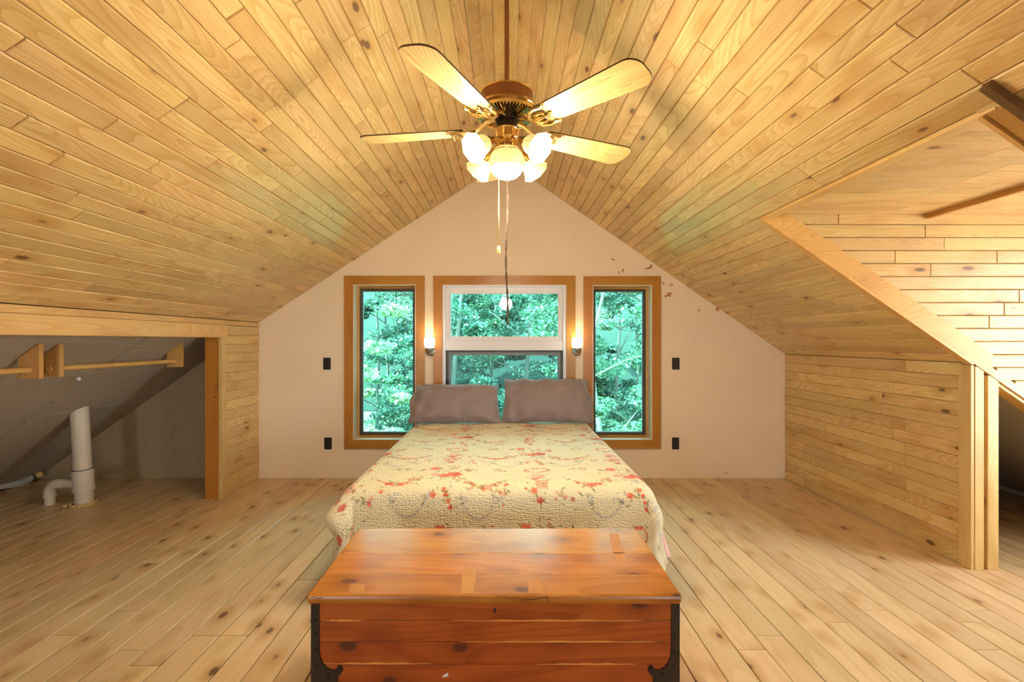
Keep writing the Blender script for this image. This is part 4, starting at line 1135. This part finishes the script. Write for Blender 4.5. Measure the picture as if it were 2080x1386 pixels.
def foliage(name, parent, mat, centers, radii, nleaf, size, seed, flat=.45):
    nleaf = int(nleaf*1.6); size = size*.68
    r = np.random.default_rng(seed); k = r.integers(0, len(centers), nleaf)
    c = np.array(centers)[k]; rad = np.array(radii)[k]
    dirs = r.normal(size=(nleaf, 3)); dirs /= np.linalg.norm(dirs, axis=1)[:, None]
    p = c+dirs*(rad*r.random(nleaf)**.45)[:, None]*np.array([1, 1, flat])
    L_ = size*r.uniform(.7, 1.3, nleaf)
    nrm = r.normal(size=(nleaf, 3))*.55+np.array([0, -.35, 1.0]); nrm /= np.linalg.norm(nrm, axis=1)[:, None]
    t = r.normal(size=(nleaf, 3)); t -= nrm*(t*nrm).sum(1)[:, None]; t /= np.linalg.norm(t, axis=1)[:, None]
    bt = np.cross(nrm, t); q = L_[:, None]
    v = np.stack([p-t*q*.5, p-t*q*.12+bt*q*.30+nrm*q*.06, p+t*q*.2+bt*q*.22+nrm*q*.05, p+t*q*.55, p+t*q*.2-bt*q*.22+nrm*q*.05, p-t*q*.12-bt*q*.30+nrm*q*.06], 1).reshape(-1, 3)
    org = np.array(parent.location)
    me = bpy.data.meshes.new(name); n = nleaf
    b0 = np.arange(n)*6
    f = np.stack([b0, b0+1, b0+2, b0+3, b0, b0+3, b0+4, b0+5], 1).reshape(-1, 4)
    me.vertices.add(len(v)); me.vertices.foreach_set('co', (v-org).ravel())
    me.loops.add(f.size); me.loops.foreach_set('vertex_index', f.ravel().astype(np.int32))
    me.polygons.add(len(f)); me.polygons.foreach_set('loop_start', np.arange(0, f.size, 4, dtype=np.int32)); me.polygons.foreach_set('loop_total', np.full(len(f), 4, np.int32))
    me.update()
    o = link(name, me, mat, parent); o['kind'] = 'stuff'; return o
def tree(name, label, x, y, hgt, spread, mat, nleaf, size, seed, zlow=-1.8, trunk=.09, bend=.3, group='trees outside the windows', ncl=46):
    r = random.Random(seed); t = empty(name, (x, y, -3.0), label, 'tree', group)
    top = -3.0+hgt
    path = [(x+bend*math.sin(k*.7+seed)*k/8, y+bend*.5*math.cos(k*.9+seed)*k/8, -3.0+hgt*k/9) for k in range(10)]
    MB().tube(path, [trunk*(1-.085*k) for k in range(10)], 9).build('trunk', M['bark'], t)
    cs_, rd = [], []
    for k in range(ncl):
        z = r.uniform(zlow, top); a = r.uniform(0, 6.283)
        f = (z-zlow)/(top-zlow); R = spread*(.45+.75*math.sin(min(1, max(.0, f))*math.pi*.85+.25))*r.uniform(.25, 1)
        cs_.append((x+R*math.cos(a), y+R*math.sin(a)*.8, z)); rd.append(r.uniform(.35, .7)*spread*.42)
    for k in range(0, ncl, 6):
        c = cs_[k]; zz_ = max(-2.8, c[2]-.5); i = min(9, max(0, int((zz_+3)/hgt*9)))
        MB().tube([path[i], ((path[i][0]+c[0])/2, (path[i][1]+c[1])/2, (path[i][2]+c[2])/2+.08), c], [trunk*.35, trunk*.22, trunk*.08], 6).build('branch', M['bark'], t)
    foliage('foliage', t, mat, cs_, rd, nleaf, size, seed)
    return t
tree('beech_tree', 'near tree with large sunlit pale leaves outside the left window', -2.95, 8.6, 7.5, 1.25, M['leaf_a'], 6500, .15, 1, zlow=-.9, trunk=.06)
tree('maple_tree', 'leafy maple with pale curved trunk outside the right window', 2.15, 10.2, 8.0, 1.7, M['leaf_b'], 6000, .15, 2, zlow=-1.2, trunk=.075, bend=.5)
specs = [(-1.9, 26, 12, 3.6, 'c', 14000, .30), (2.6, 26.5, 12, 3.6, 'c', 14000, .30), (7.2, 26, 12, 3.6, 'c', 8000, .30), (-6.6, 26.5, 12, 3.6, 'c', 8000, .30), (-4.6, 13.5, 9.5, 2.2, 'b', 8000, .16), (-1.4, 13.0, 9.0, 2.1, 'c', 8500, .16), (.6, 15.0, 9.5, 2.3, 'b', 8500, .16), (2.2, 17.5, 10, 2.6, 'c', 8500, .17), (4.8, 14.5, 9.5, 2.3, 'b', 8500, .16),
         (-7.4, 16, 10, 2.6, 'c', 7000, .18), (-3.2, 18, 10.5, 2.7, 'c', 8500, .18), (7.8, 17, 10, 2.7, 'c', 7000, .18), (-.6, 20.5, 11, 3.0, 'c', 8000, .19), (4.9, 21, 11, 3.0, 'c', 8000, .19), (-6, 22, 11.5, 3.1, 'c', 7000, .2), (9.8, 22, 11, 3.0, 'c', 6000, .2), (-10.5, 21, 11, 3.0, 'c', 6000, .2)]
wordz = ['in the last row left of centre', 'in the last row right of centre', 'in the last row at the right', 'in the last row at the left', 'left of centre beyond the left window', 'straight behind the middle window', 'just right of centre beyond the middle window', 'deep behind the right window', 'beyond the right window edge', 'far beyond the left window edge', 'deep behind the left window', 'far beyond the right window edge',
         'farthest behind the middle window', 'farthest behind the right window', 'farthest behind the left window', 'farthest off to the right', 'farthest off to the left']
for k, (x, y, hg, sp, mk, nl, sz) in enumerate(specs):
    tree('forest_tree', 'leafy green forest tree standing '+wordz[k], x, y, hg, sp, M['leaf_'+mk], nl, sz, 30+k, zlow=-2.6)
for k, (x, y) in enumerate(((-3.4, 11.0), (-5.2, 12), (-1.9, 12.2), (.2, 12.4), (1.7, 12.8), (3.5, 12.0), (5.4, 12.6))):
    t = empty('shrub', (x, y, -3.0), 'low green shrub at the forest edge, %s from the left' % ['second', 'first', 'third', 'fourth', 'fifth', 'sixth', 'seventh'][k], 'shrub', 'shrubs at the forest edge')
    for q in range(4):
        a = q*1.6+k; MB().tube([(x, y, -3.0), (x+.3*math.cos(a), y+.3*math.sin(a), -2.4), (x+.55*math.cos(a), y+.4*math.sin(a), -1.7)], [.02, .014, .006], 5).build('stem', M['bark'], t)
    r = random.Random(90+k)
    cs_ = [(x+r.gauss(0, .6), y+r.gauss(0, .4), r.uniform(-2.7, -1.2)) for _ in range(16)]
    foliage('foliage', t, M['leaf_'+('a' if k % 3 == 0 else 'b')], cs_, [r.uniform(.25, .5) for _ in cs_], 2600, .12, 90+k, .7)
